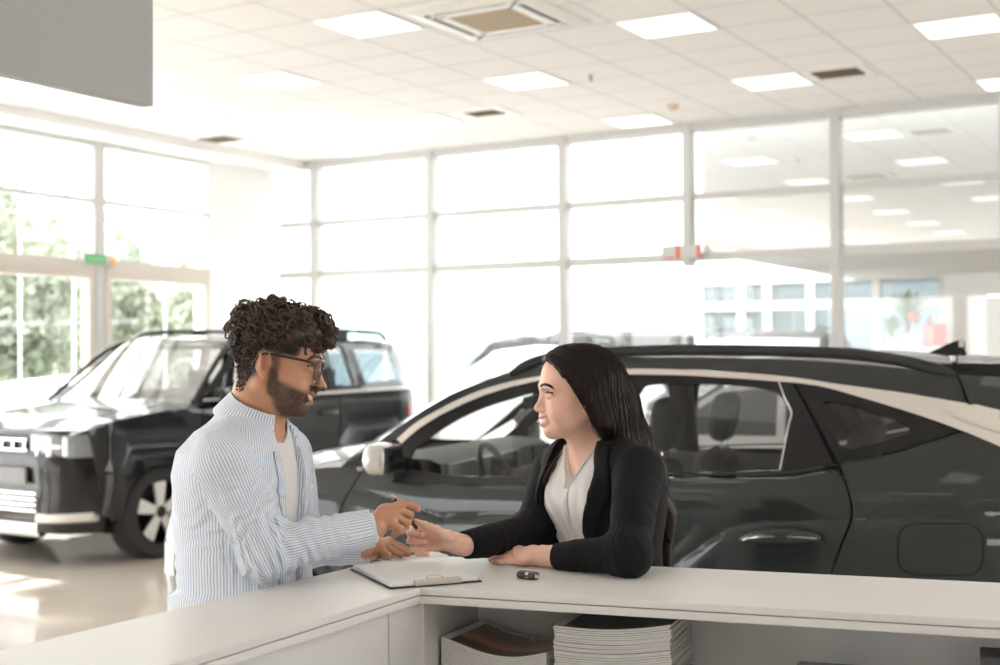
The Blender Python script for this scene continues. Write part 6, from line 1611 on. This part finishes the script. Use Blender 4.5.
# left hand flat on the counter
ks = [J(517, 551, 3.27), J(517, 554.5, 3.25), J(518.5, 558, 3.23), J(521, 561, 3.215)]
hand(w_, wWr, J(533, 555, 3.23), ks, [[ks[0], J(504, 555.5, 3.295), J(494, 557.5, 3.31)], [ks[1], J(503, 558, 3.275), J(490.5, 559.8, 3.29)], [ks[2], J(505, 560.5, 3.25), J(493, 561.2, 3.265)], [ks[3], J(509, 561, 3.23), J(499, 562, 3.245)]],
     [J(530, 551, 3.27), J(519, 549, 3.30), J(508, 552.5, 3.325)], .0078)
# right hand raised, thumb up, fingers curled towards the camera
kR = [J(430, 528, 3.205), J(431, 534.5, 3.205), J(433, 541, 3.20), J(436, 547, 3.195)]
hand(w_, wWr2, J(446, 540, 3.19), kR, [[kR[0], J(413, 528.5, 3.20), J(409.5, 533, 3.165), J(421, 535, 3.14)], [kR[1], J(411, 537, 3.19), J(409.5, 541, 3.155), J(424, 542.5, 3.135)], [kR[2], J(413, 545, 3.18), J(412.5, 549, 3.15), J(424, 549.5, 3.135)], [kR[3], J(419, 551, 3.175), J(418.5, 553.5, 3.15), J(427, 554, 3.14)]],
     [J(451, 539, 3.165), J(437, 529.5, 3.145), J(425, 525, 3.14), J(416, 521.5, 3.138)], .0080)
Vw, Qw = w_.mesh(.0024 * HS)
def woman_col(P):
    q = WH.local(P); x, y, z = q.T; base = np.tile(np.array([.86, .53, .395]), (len(P), 1)); head = np.linalg.norm(q, axis=1) < .19
    def mixc(m, c):
        nonlocal base; m = np.clip(m, 0, 1)[:, None]; base = base * (1 - m) + np.array(c) * m
    mixc(.40 * head * np.exp(-((x - .06) ** 2 + (np.abs(y) - .045) ** 2 + (z + .040) ** 2) / .0009), (.72, .30, .24))
    mixc(.30 * head * np.exp(-((x - .112) ** 2 + y ** 2 + (z + .04) ** 2) / .0004), (.72, .32, .25))
    lip = np.exp(-((z + .0645 - 9 * y * y) / .0040) ** 2) + np.exp(-((z + .0835 - 22 * y * y) / .0050) ** 2)
    mixc(.9 * (np.abs(y) < .033) * (x > .076) * np.clip(lip, 0, 1) * head * (z < -.053) * (z > -.0905), (.56, .19, .175))
    mixc(head * .9 * (np.abs(z + .0735 - 14 * y * y) < .0062 - 4.5 * y * y) * (x > .070) * (x < .0955 - 14 * y * y) * (np.abs(y) < .029), (.16, .04, .04))
    tipd = np.minimum.reduce([np.linalg.norm(P - t, axis=1) for t in (kR[0] * 0 + J(421, 535, 3.14), J(424, 542.5, 3.135), J(424, 549.5, 3.135), J(416, 521.5, 3.138), J(494, 558.5, 3.31), J(490.5, 561, 3.29), J(493, 562.5, 3.265))])
    mixc(.5 * np.exp(-(tipd / .010) ** 2), (.76, .36, .29))
    mixc(.75 * head * np.exp(-((np.abs(y) - .031) / .019) ** 4) * np.exp(-((z - .0095) / .0042) ** 2) * (x > .07), (.20, .10, .08))
    return base
woman = mesh_obj('person', Vw, Qw, M_skin_w, None, w_root0, {'Col': woman_col(Vw)}); woman.location = w_root0
tag(woman, 'smiling woman with long straight dark hair in a black blazer and white blouse', 'person')
M_hair_w = hair_mat('long_dark_hair', (.008, .0045, .0035), (.026, .014, .009), .42, .22)
eyes(WH, woman, mat('dark_brown_iris', (.03, .016, .01), .2), w_root0); brow_lash(WH, woman, M_hair_w, w_root0, .0034, Drape(Vw, Qw), True, True); teeth(WH, woman, w_root0)
# hair
hw = Shape()
hw.ell(WH(-.014, 0, .036), np.array((.110, .088, .092)) * WH.s, WH.R, .02); hw.ell(WH(.030, 0, .052), np.array((.068, .074, .064)) * WH.s, WH.R, .03)
for s_ in (-1, 1): hw.cap(WH(.030, s_ * .066, .040), WH(-.045, s_ * .074, -.075), .024, .024, .03)
hw.chain([WH(-.05, 0, .01), J(614, 405, 3.42), J(627, 440, 3.46), J(644, 475, 3.54), J(656, 515, 3.58), J(659, 562, 3.57)], [.078, .070, .066, .062, .056, .045], .03, n=wF, f=.55)
hw.chain([WH(-.03, .066, .01), J(604, 420, 3.335), J(620, 447, 3.37), J(640, 464, 3.43)], [.030, .033, .034, .030], .03)
hw.chain([WH(-.06, .03, .03), J(612, 410, 3.37), J(630, 447, 3.42), J(648, 475, 3.50)], [.05, .048, .044, .040], .03)
def facecut(P):
    q = WH.local(P); x, y, z = q.T; zz = np.minimum(z, .082)
    line = .0235 + .62 * zz + .10 * np.clip(np.abs(y) - .02, 0, .1) * (z > .04); top = np.clip(z - .074, 0, 1) * .8
    return np.maximum(-(x - line - top - .0), np.maximum(z - .108, -.30 - z)) * WH.s
hw.p.append((facecut, WH(.05, 0, -.05), .35, '-', .006))
def part(P):
    q = WH.local(P); return .0035 * np.exp(-((q[:, 1] + .012) / .006) ** 2) * (q[:, 2] > .06) * (q[:, 0] > -.05)
hw.disp(part)
def strands_disp(P):
    q = WH.local(P); a = np.arctan2(q[:, 1], q[:, 0] + .02); r = np.hypot(q[:, 1], q[:, 0] + .02)
    s_ = np.stack([a * 5 + r * 3, q[:, 2] * .8, r], 1); return .0016 * vnoise(s_, 9, 31) + .0008 * vnoise(s_, 22, 33)
hw.disp(strands_disp)
Vh, Qh = hw.mesh(.0030 * HS); whair = mesh_obj('hair', Vh, Qh, M_hair_w, woman, w_root0)
rr = np.random.default_rng(12); n = 420
i0 = rr.integers(0, len(Vh), 30000); c0 = Vh[i0]; q0 = WH.local(c0); c0 = c0[(q0[:, 2] > .035) & (q0[:, 2] < .135)][:n]
path = [c0]; p = c0.copy(); chain_pts = np.array([WH(-.06, 0, -.02), J(618, 420, 3.44), J(634, 455, 3.49), J(650, 495, 3.56), J(658, 535, 3.58), J(660, 580, 3.57)])
def grad(P, e_=.002): return np.stack([hw.ev(P + d) - hw.ev(P - d) for d in np.eye(3) * e_], 1) / (2 * e_)
for k in range(46):
    q = WH.local(p); zt = np.clip((q[:, 2] - .0) / .08, 0, 1)[:, None]
    tgt = chain_pts[np.clip(np.searchsorted(-chain_pts[:, 2], -p[:, 2] + .03), 0, 5)]
    d1 = tgt - p; d1 /= np.linalg.norm(d1, axis=1)[:, None]; d = -UP * (.8) + (-WH.F) * (.45 * zt + .1) + .35 * d1 * (1 - zt) + WH.L * (np.sign(q[:, 1]) * .5 * zt[:, 0])[:, None]
    g = grad(p); g /= np.linalg.norm(g, axis=1)[:, None] + 1e-9; d = d - g * (d * g).sum(1)[:, None]; d /= np.linalg.norm(d, axis=1)[:, None] + 1e-9
    p = p + d * .0095; dd = hw.ev(p); g = grad(p); g /= np.linalg.norm(g, axis=1)[:, None] + 1e-9; p = p - g * (dd - .0006)[:, None]
    path.append(p.copy())
path = np.stack(path, 1); sb_ = MB()
for P in path:
    L_ = rr.integers(26, 46); c = P[:L_] - w_root0; sb_.tube(c, .0011 * np.r_[.4, np.ones(L_ - 3), .6, .2], 4)
sb_.build('strand', M_hair_w, whair, True, 180, weld=False)
M_hair_lock = hair_mat('brown_hair_ends', (.05, .024, .014), (.11, .052, .03), .4)  # browner hair colour for the loose lock
b = MB()
for k in range(60):                                                    # loose lock in front of the far shoulder
    dx = rr.normal() * 3.2; dD = rr.normal() * .012
    P = smooth_curve([J(577 + dx * .4, 428, 3.46 + dD), J(566 + dx * .7, 446, 3.47 + dD), J(553 + dx, 466, 3.46 + dD), J(545 + dx * 1.2, 486 + rr.uniform(-4, 8), 3.45 + dD)], 14); b.tube(P - w_root0, .0012 * np.r_[np.ones(11), .7, .5, .2], 4)
b.build('loose_lock', M_hair_lock, whair, True, 180, weld=False)
b = MB()
for k in range(9):
    y0 = 398 + rr.uniform(-4, 4); P = smooth_curve([J(581 + rr.normal(), y0, 3.315), J(589 + rr.normal(), 416, 3.305), J(598 + rr.normal() * 2, 434, 3.31), J(612 + rr.normal() * 2, 447, 3.33)], 14); b.tube(P - w_root0, .0006, 4)
b.build('face_strand', M_hair_w, whair, True, 180, weld=False)
# earring
ep = J(584, 407, 3.292)
MB().ell(ep - w_root0, (.0058, .0058, .0058), 14).build('earring', mat('dark_pearl', (.05, .045, .05), .15, .6, coat=1), woman, True, 180)
# blouse
M_blouse = cloth_mat('white_blouse', (.80, .775, .75), .75, bump=.12)
wc = J(603, 490, 3.44)
def vcut(zbot, ztop, wtop, c0=0.0, power=1.0, fmin=.0):
    def fn(P):
        l = (P - wc) @ wL - c0; f = (P - wc) @ wF; t = np.clip((P[:, 2] - zbot) / (ztop - zbot), -.5, 1.5); w_ = wtop * np.sign(t) * np.abs(t) ** power
        return np.maximum(np.abs(l) - w_, np.maximum(-(f - fmin), zbot - P[:, 2] - .0))
    return fn
def bust(S, g, k=.05):
    for s_ in (-1, 1): S.ell(J(603, 505, 3.44) + wF * .068 + wL * .058 * s_, np.array((.058, .058, .062)) + g, None, k)
bl = Shape(); w_torso(bl, .008, .02); bust(bl, .008)
bl.cap(J(600, 452, 3.44), wSh, .052, .050, .04).cap(J(600, 452, 3.44), wSh2, .052, .050, .04)
bl.cap(J(596, 458, 3.42), WH(0, 0, -.06), .058, .056, .012, '-')
bl.p.append((vcut(1.305, 1.42, .056), wc, 1.0, '-', .005))
bl.disp(lambda P: .0035 * np.sin(2 * PI * ((P - wc) @ wL + .35 * (P[:, 2] - 1.25) + .015 * vnoise(P, 12, 41)) / .045) * np.exp(-((P[:, 2] - 1.22) / .09) ** 2) + .002 * vnoise(P * [1, 1, .5], 24, 42))
Vb2, Qb2 = bl.mesh(.0036 * HS); blouse = mesh_obj('blouse', Vb2, Qb2, M_blouse, woman, w_root0)
db_ = Drape(Vb2, Qb2)
rows = []
for z in np.linspace(1.10, 1.318, 16):
    r_ = [db_.hit(np.array([*(wc + wL * l_ + wF * .4)[:2], z]), -wF, .0016) for l_ in (-.012, 0, .012)]
    if all(q is not None for q in r_): rows.append(r_)
o = MB().grid(np.array(rows) - w_root0).build('placket', M_blouse, blouse, True, 60, solid=.0016)
for k in (2, 7, 12): disc(MB(), rows[k][1] + wF * .001 - w_root0, wF, .0045, .0016).build('button', mat('blouse_button', (.78, .76, .73), .3), blouse, True, 40)
for s_ in (-1, 1):                                                     # small collar edges along the neckline
    P = [];
    for t in np.linspace(0, 1, 12):
        z = 1.307 + .10 * t; l_ = s_ * (.003 + .050 * t); h = db_.hit(np.array([*(wc + wL * l_ * 1.12 + wF * .4)[:2], z]), -wF, .002)
        if h is not None: P.append(h)
    if len(P) > 3: MB().tube(smooth_curve(P, 20) - w_root0, .0052, 8, flat=(1.0, .5), up=wF).build('collar_band', M_blouse, blouse, True, 180)
# blazer
M_blz = cloth_mat('black_blazer_wool', (.0065, .0065, .0075), .85, .02, bump=.2, bscale=1200)
def wfolds(P):
    d = np.zeros(len(P))
    for c, ax_, amp, lam, wid in ((wEl, wWr - wEl, .0050, .024, .065), (J(640, 515, 3.22), wEl - wSh, .0040, .040, .09), (wEl2, wWr2 - wEl2, .0050, .034, .07), (J(500, 540, 3.30), wWr2 - wEl2, .0035, .036, .08), (J(590, 562, 3.13), wWr - wEl, .0035, .026, .06)):
        a = np.array(ax_) / np.linalg.norm(ax_); q = P - c; s_ = q @ a + .035 * vnoise(P, 13, 52) + .010 * vnoise(P, 34, 53)
        d = d + amp * .8 * np.sin(2 * PI * s_ / lam) * (.5 + .5 * vnoise(P, 22, 57)) * np.exp(-(q ** 2).sum(1) / wid ** 2)
    return d + .0022 * vnoise(P * [1, 1, .6], 18, 54)
bz = Shape(); w_torso(bz, .024, .02); bust(bz, .017)
bz.loft([(J(609, 690, 3.44), .140, .175), (J(608, 640, 3.44), .136, .172), (J(607, 590, 3.44), .126, .166)], wF, wL, .03)
bz.cap(J(600, 450, 3.44), wSh, .060, .063, .04).cap(J(600, 450, 3.44), wSh2, .060, .063, .04)
bz.cap(J(597, 455, 3.42), WH(0, 0, -.06), .064, .060, .012, '-')
def bcut(P):
    l = (P - wc) @ wL; f = (P - wc) @ wF; zz = [.90, 1.10, 1.20, 1.28, 1.36, 1.42, 1.46]
    c = np.interp(P[:, 2], zz, [-.005, -.005, -.005, .0, .002, .0, .0]); w_ = np.interp(P[:, 2], zz, [.060, .066, .074, .088, .088, .070, .058])
    return np.maximum(np.abs(l - c) - w_, -(f - .01))
bz.p.append((bcut, wc, 1.0, '-', .006)); bz.disp(wfolds)
Vz, Qz = bz.mesh(.004 * HS); blazer = mesh_obj('blazer', Vz, Qz, M_blz, woman, w_root0)
def wsleeve(a, b_, c, ra, rb, rc):
    S_ = Shape(); S_.cap(a, b_, ra, rb, .03).cap(b_, c, rb, rc, .03).ell(b_, (rb * 1.03,) * 3, None, .02)
    d = (c - b_) / np.linalg.norm(c - b_); S_.box(c + d * .045, (.06, .06, .0455), np.array(Vector((0, 0, 1)).rotation_difference(Vector(d)).to_matrix()), .001, .002, '-'); S_.disp(wfolds)
    V, Q = S_.mesh(.0036 * HS); o = mesh_obj('sleeve', V, Q, M_blz, blazer, w_root0)
    return o
wsleeve(wSh, wEl, wWr + (wEl - wWr) * .04, .064, .047, .033); wsleeve(wSh2, wEl2, wWr2 + (wEl2 - wWr2) * .02, .066, .050, .034)
dz = Drape(Vz, Qz)
for s_ in (-1, 1):                                                     # lapels folded back along the opening
    rows = []
    for z in np.linspace(1.12, 1.425, 26):
        zz = [.90, 1.10, 1.20, 1.28, 1.36, 1.42, 1.46]; w0 = np.interp(z, zz, [.060, .066, .074, .088, .088, .070, .058]); c = np.interp(z, zz, [-.005, -.005, -.005, 0, .002, 0, 0])
        t = (z - 1.12) / .305; wd = .006 + .040 * math.sin(PI * min(1, t * .62 + .02)) ** 1.2
        row = []
        for k in np.linspace(0, 1, 6):
            l_ = c + s_ * (w0 + .006 + wd * k); o_ = wc + wL * l_ + wF * .4; h = dz.hit(np.array([o_[0], o_[1], z]), -wF, .006 - .002 * k)
            row.append(h)
        if all(q is not None for q in row) and max(np.linalg.norm(np.diff(np.array(row), axis=0), axis=1)) < .03: rows.append(row)
    if len(rows) > 4: MB().grid(np.array(rows) - w_root0).build('lapel', M_blz, blazer, True, 60, solid=.003)
for k in range(3): disc(MB(), dz.near(wWr + (wEl - wWr) * (.12 + .06 * k) - UP * .02 - CFh * .03, .0005)[0] - w_root0, -CFh, .005, .002).build('cuff_button', M_black, blazer, True, 40)
lower(woman, w_root0, w_hip, wL, wF, cloth_mat('black_trousers', (.012, .012, .013)), mat('shoe_leather_black', (.02, .018, .016), .4), .98)
# ================================================================ light
w = bpy.data.worlds.new('sky'); SC.world = w; w.use_nodes = True
nt = w.node_tree; bg = nt.nodes['Background']
tc = N(nt, 'ShaderNodeTexCoord'); sp = N(nt, 'ShaderNodeSeparateXYZ'); nt.links.new(tc.outputs['Generated'], sp.inputs[0])
rp = N(nt, 'ShaderNodeValToRGB'); rp.color_ramp.elements[0].position = 0.0; rp.color_ramp.elements[0].color = (.62, .62, .61, 1)
rp.color_ramp.elements[1].position = 0.5; rp.color_ramp.elements[1].color = (.97, .985, 1, 1)
nt.links.new(sp.outputs[2], rp.inputs[0]); nt.links.new(rp.outputs[0], bg.inputs['Color'])
bg.inputs['Strength'].default_value = 5.0
sd = bpy.data.lights.new('sun', 'SUN'); so = bpy.data.objects.new('sun', sd); COL.objects.link(so)
sd.energy = 11.5; sd.angle = math.radians(2); sd.color = (1, .98, .955)
d = Vector((0.70, -0.22, -0.80)); so.rotation_euler = d.to_track_quat('-Z', 'Y').to_euler()
vs = SC.view_settings; vs.view_transform = 'Standard'; vs.look = 'None'; vs.gamma = 1; vs.use_curve_mapping = False; vs.exposure = 0.5
SC.cycles.use_denoising = True
SC.cycles.max_bounces = 8; SC.cycles.diffuse_bounces = 4; SC.cycles.glossy_bounces = 4; SC.cycles.transparent_max_bounces = 24
SC.cycles.sample_clamp_indirect = 6
